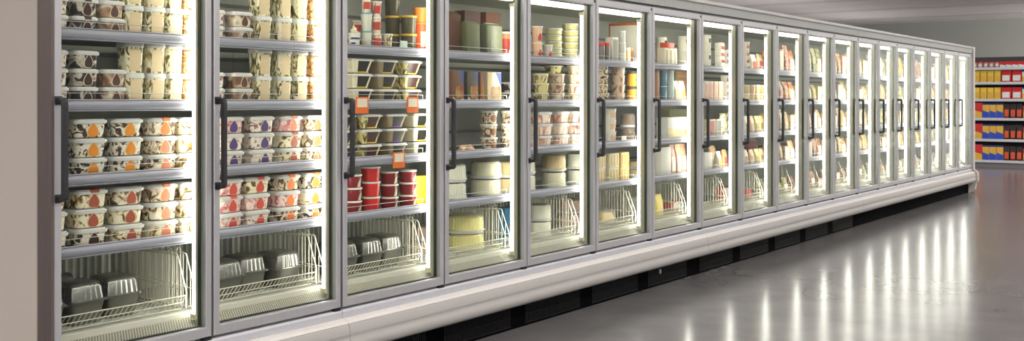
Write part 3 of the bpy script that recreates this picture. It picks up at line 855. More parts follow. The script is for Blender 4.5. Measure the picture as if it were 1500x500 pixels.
stack(1, 1, 2, 6, 'tall striped tub, cream label', k_tall('stripe'), 1.1387, 0.165, 0.0870, 2)
stack(1, 1, 3, 6, 'tall striped tub, cream label', k_tall('stripe'), 1.2622, 0.165, 0.0870, 2)
stack(1, 1, 4, 6, 'tall striped tub, cream label', k_tall('stripe'), 1.3688, 0.165, 0.0870, 2)
stack(1, 1, 5, 6, 'tall toffee tub, cream label', k_tall('toffee'), 1.4722, 0.165, 0.0870, 2)
stack(1, 2, 0, 6, 'small berry tub at stile', k_tub('berry','none',0,0.78), 0.8619, 0.165, 0.0960, 2)
stack(1, 2, 1, 6, 'mocha tub, cocoa leaf sticker', k_tub('mocha','cocoa',0,0.78), 1.0178, 0.165, 0.0960, 2)
stack(1, 2, 2, 6, 'tall striped tub, cream label', k_tall('stripe'), 1.1387, 0.165, 0.0870, 2)
stack(1, 2, 3, 6, 'tall striped tub, cream label', k_tall('stripe'), 1.2622, 0.165, 0.0870, 2)
stack(1, 2, 4, 6, 'tall striped tub, cream label', k_tall('stripe'), 1.3688, 0.165, 0.0870, 2)
stack(1, 2, 5, 6, 'tall toffee tub, cream label', k_tall('toffee'), 1.4722, 0.165, 0.0870, 2)
stack(1, 3, 0, 4, ['berry tub, purple leaf', 'berry tub, purple leaf', 'pink tub, purple leaf'], [k_tub('berry','purple',0,1),k_tub('berry','purple',0,1),k_tub('pink','purple',0,1)], 0.9548, 0.165, 0.1230, 3)
stack(1, 3, 1, 4, ['beige tub, purple leaf', 'beige tub, purple leaf', 'beige tub, purple leaf'], [k_tub('berry','purple',0,1),k_tub('berry','purple',0,1),k_tub('berry','purple',0,1)], 1.1333, 0.165, 0.1230, 3)
stack(1, 3, 2, 4, ['cream tub, rust leaf', 'cream tub, rust leaf', 'strawberry tub, salmon leaf'], [k_tub('caramel','terra',0,1),k_tub('caramel','terra',1,1),k_tub('pink','salmon',1,1)], 1.3098, 0.165, 0.1230, 3)
stack(1, 3, 3, 4, ['hazelnut tub, salmon leaf', 'hazelnut tub, salmon leaf', 'hazelnut tub, salmon leaf'], [k_tub('hazel','salmon',0,1),k_tub('hazel','salmon',0,1),k_tub('hazel','salmon',0,1)], 1.4646, 0.165, 0.1230, 3)
stack(1, 4, 0, 4, ['pink tub, red leaf', 'pink tub, red leaf and strip', 'pink tub, red leaf'], [k_tub('pink','red',0,1),k_tub('pink','red',1,1),k_tub('pink','red',0,1)], 0.9528, 0.165, 0.1230, 3)
stack(1, 4, 1, 4, ['berry tub, red leaf', 'rose tub, red leaf', 'yellow tub, red leaf'], [k_tub('berry','red',0,1),k_tub('pink','red',0,1),k_tub('caramel','red',1,1)], 1.1086, 0.165, 0.1230, 3)
stack(1, 4, 2, 4, ['hazelnut tub, amber leaf', 'pink tub, amber leaf', 'hazelnut tub, amber leaf'], [k_tub('hazel','amber',0,1),k_tub('pink','amber',0,1),k_tub('hazel','amber',1,1)], 1.2923, 0.165, 0.1230, 3)
stack(1, 4, 3, 4, ['chocolate tub, amber leaf', 'caramel tub, amber leaf', 'chocolate tub, amber leaf'], [k_tub('choc','amber',0,1),k_tub('caramel','amber',0,1),k_tub('choc','amber',1,1)], 1.4508, 0.165, 0.1230, 3)
stack(1, 5, 0, 3, 'smoky domed pie tray', k_pie('grey'), 0.9980, 0.225, 0.2048, 1)
stack(1, 5, 1, 3, 'smoky domed pie tray', k_pie('grey'), 1.1740, 0.265, 0.2048, 1)
stack(1, 5, 2, 3, 'smoky domed pie tray', k_pie('grey'), 1.3500, 0.225, 0.2048, 1)
stack(2, 1, 0, 8, 'soft serve cup with navy band', k_swirl(0), 1.7460, 0.165, 0.0620, 1)
stack(2, 1, 1, 8, ['teal-lidded frosted cup', 'teal-lidded frosted cup', 'red and white cup'], [k_round(.023,.0305,.092,C('cup_frosted',226,226,206),C('lid_teal',88,170,186),.006,None,'small_cup'),k_round(.023,.0305,.092,C('cup_frosted',226,226,206),C('lid_teal',88,170,186),.006,None,'small_cup'),k_round(.021,.0245,.075,MB['rose'],WHITEP,.006,'band','small_cup')], 1.8405, 0.170, 0.0660, 3)
stack(2, 1, 2, 8, 'small red cup behind swirl cup', k_round(.021,.0245,.075,MB['rose'],WHITEP,.006,'band','small_cup'), 1.8702, 0.270, 0.0520, 2)
stack(2, 1, 3, 8, 'red banded cup, white lid', k_round(.022,.026,.082,MB['rose'],WHITEP,.006,'band','small_cup'), 1.9090, 0.170, 0.0560, 3)
stack(2, 1, 4, 8, 'pale cream-topped cup', k_round(.022,.027,.086,MB['stripe'],WHITEP,.008,None,'small_cup'), 1.9925, 0.170, 0.0580, 1)
stack(2, 1, 5, 8, 'dark tub, yellow lid, behind', k_round(.038,.042,.094,C('jar_dark_olive',92,88,66,.25),C('lid_yellow',214,176,66),.012,None,'lidded_tub'), 2.1447, 0.260, 0.0880, 3)
stack(2, 1, 6, 8, 'dark olive tub, yellow lid', k_round(.038,.042,.094,C('jar_dark_olive',92,88,66,.25),C('lid_yellow',214,176,66),.012,None,'lidded_tub'), 2.1780, 0.170, 0.0880, 2)
stack(2, 1, 7, 8, ['tall red-orange tub', 'plain orange tub'], [k_round(.034,.038,.160,C('tub_red_orange',230,92,50),C('lid_orange',214,130,50),.008,'wrapcream','tall_tub'),k_round(.036,.041,.08,C('tub_orange',206,128,48),C('lid_orange',214,130,50),.008,None,'tall_tub')], 2.2727, 0.170, 0.0820, 2)
stack(2, 2, 0, 3, 'cream tray, dark sleeve, yellow band', k_lasagna('cream','yellow'), 1.7863, 0.165, 0.1280, 3)
stack(2, 2, 1, 3, 'brown tray, dark sleeve, yellow band', k_lasagna('hazel','yellow'), 1.9743, 0.165, 0.1280, 3)
stack(2, 2, 2, 3, 'olive tray, dark sleeve, yellow band', k_lasagna('olive','yellow'), 2.1675, 0.165, 0.1280, 3)
stack(2, 3, 0, 4, 'cream meal tray at stile', k_lasagna('cream','yellow'), 1.6592, 0.165, 0.1280, 3)
stack(2, 3, 1, 4, 'pistachio tray, yellow band', k_lasagna('olive','yellow'), 1.8530, 0.165, 0.1280, 3)
stack(2, 3, 2, 4, 'brown tray, purple band', k_lasagna('hazel','purple'), 2.0476, 0.165, 0.1280, 3)
stack(2, 3, 3, 4, 'cream tray, yellow band', k_lasagna('cream','yellow'), 2.2449, 0.165, 0.1280, 3)
stack(2, 4, 0, 5, 'dark red tub at stile', k_round(.041,.048,.063,C('tub_dark_red',138,40,44,.3),WHITEP,.009,'half'), 1.7507, 0.165, 0.1020, 3)
stack(2, 4, 1, 5, 'bright red tub, white lid', k_round(.044,.050,.074,C('tub_bright_red',214,44,38,.3),WHITEP,.009,None), 1.8867, 0.165, 0.1060, 3)
stack(2, 4, 2, 5, 'wine red tub, cream label', k_round(.041,.048,.063,C('tub_dark_red',138,40,44,.3),WHITEP,.009,'half'), 2.0244, 0.165, 0.1020, 3)
stack(2, 4, 3, 5, 'wine red tub, cream label', k_round(.041,.048,.063,C('tub_dark_red',138,40,44,.3),WHITEP,.009,'half'), 2.1727, 0.165, 0.1020, 3)
stack(2, 4, 4, 5, 'leaning yellow carton by lamp', k_carton(.09,.05,.165,C('carton_yellow',224,182,40)), 2.2539, 0.175, 0.0500, 1, rz=-0.25)
stack(2, 5, 0, 4, 'smoky domed pie tray', k_pie('grey'), 1.7520, 0.225, 0.2048, 1)
stack(2, 5, 1, 4, 'smoky domed pie tray', k_pie('grey'), 1.9320, 0.225, 0.2048, 1)
stack(2, 5, 2, 4, 'smoky domed pie tray', k_pie('grey'), 2.1120, 0.245, 0.2048, 1)
stack(2, 5, 3, 4, 'pink domed cake behind divider', k_dome(.085,'pink',.085), 2.5389, 0.340, 0.1800, 2)
stack(3, 1, 0, 6, 'brown paper pack at stile', k_bag(.10,.07,.25,plain('paper_brown',S(86,52,32),.6,0,.4,.3,15)), 2.5736, 0.200, 0.0700, 1)
stack(3, 1, 1, 6, 'dull green pouch', k_bag(.13,.06,.2,plain('foil_green_grey',S(92,96,56),.55,0,.5,.25,20,.5,60)), 2.6936, 0.170, 0.0600, 1)
stack(3, 1, 2, 6, 'brown carton behind green pouch', k_carton(.16,.08,.28,C('carton_cocoa',92,56,40),None), 2.9036, 0.340, 0.0800, 1)
stack(3, 1, 3, 6, 'crinkled silver green pouch', k_bag(.15,.07,.2,plain('foil_silver_green',S(112,116,86),.4,.15,.5,.3,24,.8,40)), 2.9052, 0.170, 0.0700, 1)
stack(3, 1, 4, 6, 'reddish brown carton behind pouch', k_carton(.15,.08,.285,C('carton_rust',126,78,56),None), 3.1118, 0.340, 0.0800, 1)
stack(3, 1, 5, 6, 'orange banded tub by lamp', k_round(.045,.05,.155,C('tub_tan_orange',206,140,90),WHITEP,.012,'band'), 3.1173, 0.200, 0.1060, 1)
stack(3, 2, 0, 5, 'brown dessert carton, blue corner', k_carton(0.105,.05,.182,C('carton_pic_0',112,78,56,.3),None,'picture','dessert_carton'), 2.5496, 0.165, 0.0500, 1)
stack(3, 2, 1, 5, 'olive dessert carton', k_carton(0.1,.05,.182,C('carton_pic_1',92,84,66,.3),None,'picture','dessert_carton'), 2.6795, 0.165, 0.0500, 1)
stack(3, 2, 2, 5, 'narrow amber carton', k_carton(0.036,.05,.182,C('carton_pic_2',150,98,52,.3),None,'picture','dessert_carton'), 2.7669, 0.165, 0.0500, 1)
stack(3, 2, 3, 5, 'cream dessert carton, blue corner', k_carton(0.135,.05,.182,C('carton_pic_3',226,206,160,.3),None,'picture','dessert_carton'), 2.8922, 0.165, 0.0500, 1)
stack(3, 2, 4, 5, 'dark cup behind cartons', k_round(.042,.048,.06,MB['dark'],WHITEP,.009,None), 3.2477, 0.300, 0.1020, 2)
stack(3, 3, 0, 3, 'low brown snack pack', k_pouch(.12,.05,.04,MB['toffee'],None), 2.6914, 0.200, 0.0500, 1)
stack(3, 3, 1, 3, 'white-lidded tub, brown oval', k_round(.043,.050,.074,MB['hazel'],WHITEP,.012,'oval'), 2.9020, 0.165, 0.1060, 3)
stack(3, 3, 2, 3, 'white-lidded tub, brown oval', k_round(.043,.050,.074,MB['hazel'],WHITEP,.012,'oval'), 3.0979, 0.165, 0.1060, 3)
stack(3, 4, 0, 3, 'domed white cake at stile', k_dome(.096,'white',.106), 2.5988, 0.165, 0.2000, 2)
stack(3, 4, 1, 3, 'domed white cake, cocoa top', k_dome(.100,'cream',.106), 2.9493, 0.175, 0.2080, 2)
stack(3, 4, 2, 3, 'domed tan cake by lamp', k_dome(.058,'tan',.1), 3.1220, 0.200, 0.1200, 2)
stack(3, 5, 0, 2, 'domed yellow cake', k_dome(.124,'yellow',.107), 2.8248, 0.215, 0.2560, 2)
stack(3, 5, 1, 2, 'blue carton, orange print, behind dividers', k_carton(.16,.08,.215,C('carton_sea_blue',52,132,170),None,'picture'), 3.3130, 0.340, 0.0800, 1)
stack(4, 1, 0, 4, 'peach tub, strawberry label', k_round(.029,.034,.101,C('tub_peach',240,196,160),WHITEP,.008,'red'), 3.3883, 0.165, 0.0740, 2)
stack(4, 1, 1, 4, 'short white tub, red label', k_round(.027,.032,.092,C('tub_offwhite',226,220,204),WHITEP,.008,'red'), 3.5018, 0.165, 0.0700, 1)
stack(4, 1, 2, 4, 'pale green flat tub', k_tin('green'), 3.6609, 0.200, 0.1150, 5)
stack(4, 1, 3, 4, 'olive flat tub', k_tin('olive'), 3.8621, 0.200, 0.1150, 6)
stack(4, 2, 0, 4, 'pistachio bowl tub', k_round(.044,.051,.0575,MB['olive'],C('lid_cream',240,230,196),.010,None,'bowl_tub'), 3.4534, 0.165, 0.1080, 3)
stack(4, 2, 1, 4, 'rose bowl tub', k_round(.044,.051,.0575,MB['rose'],C('lid_cream',240,230,196),.010,None,'bowl_tub'), 3.6414, 0.165, 0.1080, 3)
stack(4, 2, 2, 4, 'wide pistachio bowl tub behind', k_round(.052,.066,.0575,MB['olive'],C('lid_cream',240,230,196),.010,None,'bowl_tub'), 3.8263, 0.300, 0.1380, 4)
stack(4, 2, 3, 4, 'rose bowl tub', k_round(.044,.051,.0575,MB['rose'],C('lid_cream',240,230,196),.010,None,'bowl_tub'), 3.8595, 0.165, 0.1080, 4)
stack(4, 3, 0, 3, 'caramel striped tub', k_tub('palepink','none',0,1), 3.4553, 0.165, 0.1230, 3)
stack(4, 3, 1, 3, 'peach striped tub', k_tub('palepink','none',0,1), 3.6579, 0.165, 0.1230, 3)
stack(4, 3, 2, 3, 'rose striped tub', k_tub('rose','none',0,1), 3.8532, 0.165, 0.1230, 3)
stack(4, 4, 0, 3, 'domed white cake at stile', k_dome(.09,'white',.109), 3.3010, 0.165, 0.1860, 2)
stack(4, 4, 1, 3, ['domed cream cake', 'domed tan cake'], [k_dome(.085,'cream',.109),k_dome(.085,'tan',.109)], 3.6725, 0.175, 0.1800, 2)
stack(4, 4, 2, 3, 'domed white cake by lamp', k_dome(.075,'white',.109), 3.9632, 0.190, 0.1560, 2)
stack(4, 5, 0, 2, 'domed white cake', k_dome(.08,'white',.109), 3.5777, 0.230, 0.1660, 2)
stack(4, 5, 1, 2, 'domed pink cake behind dividers', k_dome(.10,'pink',.10), 4.1743, 0.360, 0.2080, 2)
stack(5, 1, 0, 7, 'red-lidded jar', k_jar(.022,.14,C('jar_smoke',120,110,100,.2),C('lid_red',206,56,46)), 4.1515, 0.165, 0.0440, 1)
stack(5, 1, 1, 7, 'red-lidded jar beside white carton', k_jar(.022,.14,C('jar_smoke',120,110,100,.2),C('lid_red',206,56,46)), 4.2207, 0.165, 0.0440, 1)
stack(5, 1, 2, 7, 'white carton, round grey mark', k_carton(.075,.06,.182,C('carton_white',236,232,216),C('print_grey',160,156,140),'panel'), 4.3067, 0.165, 0.0600, 1)
stack(5, 1, 3, 7, 'clear stacked can', k_jar(.024,.078,C('can_silver_white',226,226,214,.2),WHITEP), 4.4393, 0.165, 0.0480, 3)
stack(5, 1, 4, 7, 'small cream jar', k_jar(.024,.118,C('jar_cream',226,206,150),WHITEP), 4.5130, 0.165, 0.0480, 1)
stack(5, 1, 5, 7, 'tan-lidded brown jar', k_jar(.036,.12,C('jar_brown',150,96,56),C('lid_tan',206,148,84)), 4.6116, 0.200, 0.0720, 1)
stack(5, 1, 6, 7, 'tall white carton, brown edges', k_carton(.28,.10,.315,C('carton_edge_brown',196,112,52),C('carton_face_white',226,222,206),'poster','display_carton'), 4.7518, 0.270, 0.1000, 1, rz=-1.5708, jitter=0)
stack(5, 2, 0, 3, 'hazelnut bowl tub at stile', k_round(.044,.0505,.0595,MB['hazel'],C('lid_peach',240,214,170),.009,None,'bowl_tub'), 4.1991, 0.165, 0.1070, 4)
stack(5, 2, 1, 3, 'rosy bowl tub', k_round(.044,.0505,.0595,MB['palepink'],C('lid_peach',240,214,170),.009,None,'bowl_tub'), 4.4275, 0.165, 0.1070, 4)
stack(5, 2, 2, 3, 'amber jar, blue-grey label', k_jar(.046,.114,C('jar_amber',244,178,60,.25),C('lid_slate',86,86,84),C('label_slate_blue',120,140,156)), 4.6385, 0.165, 0.0920, 2)
stack(5, 3, 0, 3, 'white tub, peach label', k_round(.042,.047,.076,C('tub_white',240,234,214),WHITEP,.009,'wrapcream'), 4.3032, 0.165, 0.1000, 3)
stack(5, 3, 1, 3, 'domed chocolate cake', k_dome(.058,'choc',.1), 4.6466, 0.200, 0.1220, 2)
stack(5, 3, 2, 3, 'domed chocolate cake behind tubs', k_dome(.055,'choc',.1), 4.7176, 0.345, 0.1160, 1)
stack(5, 4, 0, 4, 'white and yellow striped carton', k_carton(.10,.06,.102,C('carton_pale',240,230,200),C('stripe_yellow',226,190,70),'stripes'), 4.1204, 0.165, 0.0600, 2)
stack(5, 4, 1, 4, 'cream carton, yellow stripes', k_carton(.12,.06,.102,C('carton_pale',240,230,200),C('stripe_yellow',226,190,70),'stripes'), 4.2890, 0.165, 0.0600, 2)
stack(5, 4, 2, 4, 'yellow carton, orange stripes', k_carton(.12,.06,.102,C('carton_butter',240,212,110),C('stripe_orange',206,140,60),'stripes'), 4.4393, 0.165, 0.0600, 2)
stack(5, 4, 3, 4, 'golden loaf in dome', k_dome(.055,'tan',.06), 4.8297, 0.250, 0.1160, 2)
stack(5, 5, 0, 2, 'clear domed loaf tray, tilted', k_bread(), 4.4348, 0.240, 0.2048, 1, rz=-0.35)
stack(5, 5, 1, 2, 'white carton behind dividers', k_carton(.2,.1,.14,C('carton_white',236,232,216),None), 5.1261, 0.420, 0.1000, 1)
stack(6, 1, 0, 3, ['cream carton, beige stripes', 'flat red-orange box'], [k_carton(.20,.07,.14,C('carton_pale',240,230,200),C('stripe_beige',186,168,110),'stripes'),k_carton(.12,.06,.04,C('box_red_orange',222,84,46))], 5.1501, 0.165, 0.0700, 2)
stack(6, 1, 1, 3, 'white canister, dark mark, behind', k_round(.045,.046,.118,C('can_white',238,234,214),WHITEP,.007,'patch','canister'), 5.4079, 0.340, 0.0980, 2)
stack(6, 1, 2, 3, 'large white canister', k_round(.046,.047,.126,C('can_white',238,234,214),WHITEP,.007,'patch','canister'), 5.6150, 0.250, 0.1000, 2)
stack(6, 2, 0, 6, 'narrow brown carton at stile', k_carton(.035,.05,.245,C('carton_brown',170,120,84),None), 4.9366, 0.165, 0.0500, 1)
stack(6, 2, 1, 6, 'blue cup, pale disc', k_round(.026,.029,.12,C('cup_blue',112,150,168),WHITEP,.006,'ring','paper_cup'), 5.0732, 0.165, 0.0620, 2)
stack(6, 2, 2, 6, 'white cup, blue disc', k_round(.026,.029,.12,C('cup_icewhite',226,232,226),WHITEP,.006,'ring','paper_cup'), 5.1858, 0.165, 0.0620, 2)
stack(6, 2, 3, 6, 'cream pouch, orange print', k_pouch(.085,.05,.165,C('pouch_cream',240,232,206),C('print_peach',236,170,110)), 5.2596, 0.165, 0.0500, 1)
stack(6, 2, 4, 6, 'white pouch, orange print', k_pouch(.085,.05,.165,C('pouch_white',244,240,226),C('print_peach',236,170,110)), 5.3594, 0.165, 0.0500, 1)
stack(6, 2, 5, 6, 'flat olive box, orange print', k_carton(.2,.1,.062,C('box_olive',196,176,110),C('print_peach',236,170,110),'panel'), 5.5884, 0.300, 0.1000, 4)
stack(6, 3, 0, 2, 'long white carton', k_carton(.34,.1,.168,C('carton_bright_white',246,244,230),C('print_faint_gold',226,206,130),'lower'), 5.2616, 0.165, 0.1000, 1)
stack(6, 3, 1, 2, 'flat green-beige box behind white carton', k_carton(.34,.1,.056,C('box_sage',176,172,112),None), 5.6356, 0.340, 0.1000, 4)
stack(6, 4, 0, 4, 'tall bright white carton', k_carton(.15,.07,.222,C('carton_bright_white',246,244,230),None), 5.0726, 0.165, 0.0700, 1)
stack(6, 4, 1, 4, 'pinkish snack pouch', k_pouch(.085,.05,.235,C('pouch_pinkish',222,170,150),C('print_cream2',246,236,206)), 5.1903, 0.165, 0.0500, 1)
stack(6, 4, 2, 4, 'beige snack pouch', k_pouch(.085,.05,.235,C('pouch_beige',214,180,140),C('print_cream2',246,236,206)), 5.2829, 0.165, 0.0500, 1)
stack(6, 4, 3, 4, 'orange snack pouch by lamp', k_pouch(.085,.05,.235,C('pouch_orange',236,150,110),C('print_cream2',246,236,206)), 5.3772, 0.165, 0.0500, 1)
stack(6, 5, 0, 2, 'straw-yellow pouch', k_pouch(.12,.06,.17,C('pouch_straw',226,206,110),None), 5.1499, 0.260, 0.0600, 1)
stack(6, 5, 1, 2, 'red carton behind dividers', k_carton(.18,.08,.075,C('carton_tomato',206,70,50),WHITEP,'panel'), 5.6310, 0.360, 0.0800, 1)
stack(7, 1, 0, 3, 'white canister, dark mark', k_round(.038,.04,.135,C('can_white',238,234,214),WHITEP,.007,'patch','canister'), 5.8514, 0.165, 0.0860, 2)
stack(7, 1, 1, 3, 'small white carton, red print', k_carton(.075,.06,.0565,C('carton_white',236,232,216),C('print_red_brown',186,84,66),'lower'), 6.2006, 0.220, 0.0600, 4)
stack(7, 1, 2, 3, 'small white carton, red print', k_carton(.075,.06,.0565,C('carton_white',236,232,216),C('print_red_brown',186,84,66),'lower'), 6.3259, 0.220, 0.0600, 3)
stack(7, 2, 0, 5, 'cream carton with stripes', k_carton(.085,.06,.172,C('carton_cream',236,228,206),C('stripe_salmon',222,140,110),'stripes'), 5.7725, 0.165, 0.0600, 1)
stack(7, 2, 1, 5, 'peach carton with stripes', k_carton(.085,.06,.172,C('carton_peach',226,190,160),C('stripe_salmon',222,140,110),'stripes'), 5.8630, 0.165, 0.0600, 1)
stack(7, 2, 2, 5, 'khaki carton with stripes', k_carton(.085,.06,.172,C('carton_khaki',206,196,160),C('stripe_salmon',222,140,110),'stripes'), 5.9551, 0.165, 0.0600, 1)
stack(7, 2, 3, 5, 'apricot carton with stripes', k_carton(.085,.06,.172,C('carton_apricot',238,206,170),C('stripe_salmon',222,140,110),'stripes'), 6.0421, 0.165, 0.0600, 1)
stack(7, 2, 4, 5, 'small printed box by lamp', k_carton(.075,.06,.0565,C('carton_white',236,232,216),C('print_red_brown',186,84,66),'lower'), 6.2817, 0.200, 0.0600, 4)
stack(7, 3, 0, 4, 'display carton, red print', k_carton(.10,.06,.142,C('carton_pale',240,230,200),C('print_red_brown',186,84,66),'panel'), 5.8817, 0.165, 0.0600, 1)
stack(7, 3, 1, 4, 'display carton, dark print', k_carton(.10,.06,.142,C('carton_pale',240,230,200),C('print_dark',90,86,72),'panel'), 6.0010, 0.165, 0.0600, 1)
stack(7, 3, 2, 4, 'striped olive pouch', k_pouch(.1,.05,.19,MB['stripe'],None), 6.1558, 0.180, 0.0500, 1)
stack(7, 3, 3, 4, 'striped olive pouch by lamp', k_pouch(.1,.05,.19,MB['stripe'],None), 6.2951, 0.180, 0.0500, 1)
stack(7, 4, 0, 4, 'bright white carton', k_carton(.13,.07,.15,C('carton_bright_white',246,244,230),None), 5.8080, 0.165, 0.0700, 1)
stack(7, 4, 1, 4, 'white and tan pouch', k_pouch(.085,.05,.15,C('pouch_white',244,240,226),C('print_peach',236,170,110)), 6.0353, 0.165, 0.0500, 1)
stack(7, 4, 2, 4, 'beige pouch behind white carton', k_pouch(.12,.06,.19,C('pouch_beige',226,210,150),None), 6.0996, 0.250, 0.0600, 1)
stack(7, 4, 3, 4, 'orange pouch', k_pouch(.085,.05,.16,C('pouch_rust',222,150,100),C('print_red_brown',186,84,66)), 6.1442, 0.165, 0.0500, 1)
stack(7, 5, 0, 1, 'red and white carton behind divider', k_carton(.16,.08,.13,C('carton_tomato',206,70,50),WHITEP,'panel'), 6.5630, 0.340, 0.0800, 1)
stack(8, 1, 0, 3, 'small white tub, red print', k_round(.03,.038,.06,C('tub_white',240,234,214),WHITEP,.008,'red'), 6.6372, 0.165, 0.0800, 4)
stack(8, 1, 1, 3, 'red and cream pouch', k_pouch(.11,.06,.15,C('pouch_cream',240,232,206),C('print_red_brown',186,84,66)), 6.8384, 0.200, 0.0600, 1)
stack(8, 1, 2, 3, 'beige pouch, red print', k_pouch(.11,.06,.16,C('pouch_beige',226,210,150),C('print_red_brown',186,84,66)), 6.9874, 0.200, 0.0600, 1)
stack(8, 2, 0, 4, 'cream jar with white lid', k_jar(.032,.075,C('jar_cream',236,222,180),WHITEP), 6.6236, 0.165, 0.0640, 2)
stack(8, 2, 1, 4, 'peach jar with white lid', k_jar(.032,.075,C('jar_peach',236,190,150),WHITEP), 6.7439, 0.165, 0.0640, 2)
stack(8, 2, 2, 4, 'khaki jar with white lid', k_jar(.032,.075,C('jar_khaki',206,190,120),WHITEP), 6.8589, 0.165, 0.0640, 2)
stack(8, 2, 3, 4, 'apricot jar with white lid', k_jar(.032,.075,C('jar_apricot',232,176,120),WHITEP), 6.9684, 0.165, 0.0640, 2)
stack(8, 3, 0, 4, 'cream upright pouch', k_pouch(.085,.05,0.16,C('pouch_cream',236,222,180),C('print_olive',140,120,66)), 6.5872, 0.165, 0.0500, 1)
stack(8, 3, 1, 4, 'peach upright pouch', k_pouch(.085,.05,0.16,C('pouch_peach',236,190,150),C('print_olive',140,120,66)), 6.7073, 0.165, 0.0500, 1)
stack(8, 3, 2, 4, 'khaki upright pouch', k_pouch(.085,.05,0.16,C('pouch_khaki',206,190,120),C('print_olive',140,120,66)), 6.8223, 0.165, 0.0500, 1)
stack(8, 3, 3, 4, 'apricot upright pouch', k_pouch(.085,.05,0.16,C('pouch_apricot',232,176,120),C('print_olive',140,120,66)), 6.9316, 0.165, 0.0500, 1)
stack(8, 4, 0, 5, 'cream upright pouch', k_pouch(.085,.05,0.14,C('pouch_cream',236,222,180),C('print_olive',140,120,66)), 6.5872, 0.165, 0.0500, 1)
stack(8, 4, 1, 5, 'peach upright pouch', k_pouch(.085,.05,0.14,C('pouch_peach',236,190,150),C('print_olive',140,120,66)), 6.7073, 0.165, 0.0500, 1)
stack(8, 4, 2, 5, 'khaki upright pouch', k_pouch(.085,.05,0.14,C('pouch_khaki',206,190,120),C('print_olive',140,120,66)), 6.8223, 0.165, 0.0500, 1)
stack(8, 4, 3, 5, 'apricot upright pouch', k_pouch(.085,.05,0.14,C('pouch_apricot',232,176,120),C('print_olive',140,120,66)), 6.9316, 0.165, 0.0500, 1)
stack(8, 4, 4, 5, 'dark red pouch behind the others', k_pouch(.2,.06,.22,C('pouch_dark_red',132,60,46),None), 7.0613, 0.300, 0.0600, 1)
stack(8, 5, 0, 1, 'round red tub behind divider', k_round(.05,.055,.08,C('tub_bright_red',214,44,38,.3),C('lid_red',206,56,46),.009,None), 7.0092, 0.300, 0.1160, 1)
stack(9, 1, 0, 5, 'crimson food bag', k_pouch(0.119,.07,0.24,MB['red'],None), 7.0950, 0.165, 0.0700, 1)
stack(9, 1, 1, 5, 'crimson food bag, white print', k_pouch(0.119,.07,0.24,MB['red'],WHITEP), 7.2358, 0.165, 0.0700, 1)
stack(9, 1, 2, 5, 'crimson carton with cream front', k_carton(0.119,.08,0.22,MB['red'],C('print_cream2',246,236,206),'panel'), 7.3765, 0.165, 0.0800, 1)
stack(9, 1, 3, 5, 'crimson food bag', k_pouch(0.119,.07,0.265,MB['red'],None), 7.5173, 0.165, 0.0700, 1)
stack(9, 1, 4, 5, 'crimson food bag, white print', k_pouch(0.119,.07,0.22000000000000003,MB['red'],WHITEP), 7.6580, 0.165, 0.0700, 1)
stack(9, 2, 0, 5, 'orange food bag', k_pouch(0.119,.07,0.17,MB['tomato'],None), 7.0950, 0.165, 0.0700, 1)
stack(9, 2, 1, 5, 'orange carton with cream front', k_carton(0.119,.08,0.18,MB['tomato'],C('print_cream2',246,236,206),'panel'), 7.2358, 0.165, 0.0800, 1)
stack(9, 2, 2, 5, 'orange food bag', k_pouch(0.119,.07,0.2,MB['tomato'],None), 7.3765, 0.165, 0.0700, 1)
stack(9, 2, 3, 5, 'orange food bag', k_pouch(0.119,.07,0.19,MB['tomato'],None), 7.5173, 0.165, 0.0700, 1)
stack(9, 2, 4, 5, 'orange food bag, white print', k_pouch(0.119,.07,0.19,MB['tomato'],WHITEP), 7.6580, 0.165, 0.0700, 1)
stack(9, 3, 0, 5, 'cream and orange carton with cream front', k_carton(0.119,.08,0.18,MB['cream'],C('print_cream2',246,236,206),'panel'), 7.0950, 0.165, 0.0800, 1)
stack(9, 3, 1, 5, 'cream and orange food bag, white print', k_pouch(0.119,.07,0.215,MB['cream'],WHITEP), 7.2358, 0.165, 0.0700, 1)
stack(9, 3, 2, 5, 'cream and orange food bag', k_pouch(0.119,.07,0.215,MB['cream'],None), 7.3765, 0.165, 0.0700, 1)
stack(9, 3, 3, 5, 'cream and orange food bag', k_pouch(0.119,.07,0.19,MB['cream'],None), 7.5173, 0.165, 0.0700, 1)
stack(9, 3, 4, 5, 'cream and orange carton with cream front', k_carton(0.119,.08,0.16,MB['cream'],C('print_cream2',246,236,206),'panel'), 7.6580, 0.165, 0.0800, 1)
stack(9, 4, 0, 5, 'pink and cream food bag', k_pouch(0.119,.07,0.19,MB['pinkcream'],None), 7.0950, 0.165, 0.0700, 1)
stack(9, 4, 1, 5, 'pink and cream food bag, white print', k_pouch(0.119,.07,0.215,MB['pinkcream'],WHITEP), 7.2358, 0.165, 0.0700, 1)
stack(9, 4, 2, 5, 'pink and cream food bag', k_pouch(0.119,.07,0.17,MB['pinkcream'],None), 7.3765, 0.165, 0.0700, 1)
stack(9, 4, 3, 5, 'pink and cream carton with cream front', k_carton(0.119,.08,0.14,MB['pinkcream'],C('print_cream2',246,236,206),'panel'), 7.5173, 0.165, 0.0800, 1)
stack(9, 4, 4, 5, 'pink and cream food bag, white print', k_pouch(0.119,.07,0.19,MB['pinkcream'],WHITEP), 7.6580, 0.165, 0.0700, 1)
stack(9, 5, 0, 5, 'yellow-green food bag', k_pouch(0.119,.07,0.17,MB['green'],None), 7.0950, 0.230, 0.0700, 1)
stack(9, 5, 1, 5, 'yellow-green food bag, white print', k_pouch(0.119,.07,0.12,MB['green'],WHITEP), 7.2358, 0.230, 0.0700, 1)
stack(9, 5, 2, 5, 'yellow-green carton with cream front', k_carton(0.119,.08,0.12,MB['green'],C('print_cream2',246,236,206),'panel'), 7.3765, 0.230, 0.0800, 1)
stack(9, 5, 3, 5, 'yellow-green food bag', k_pouch(0.119,.07,0.12,MB['green'],None), 7.5173, 0.230, 0.0700, 1)
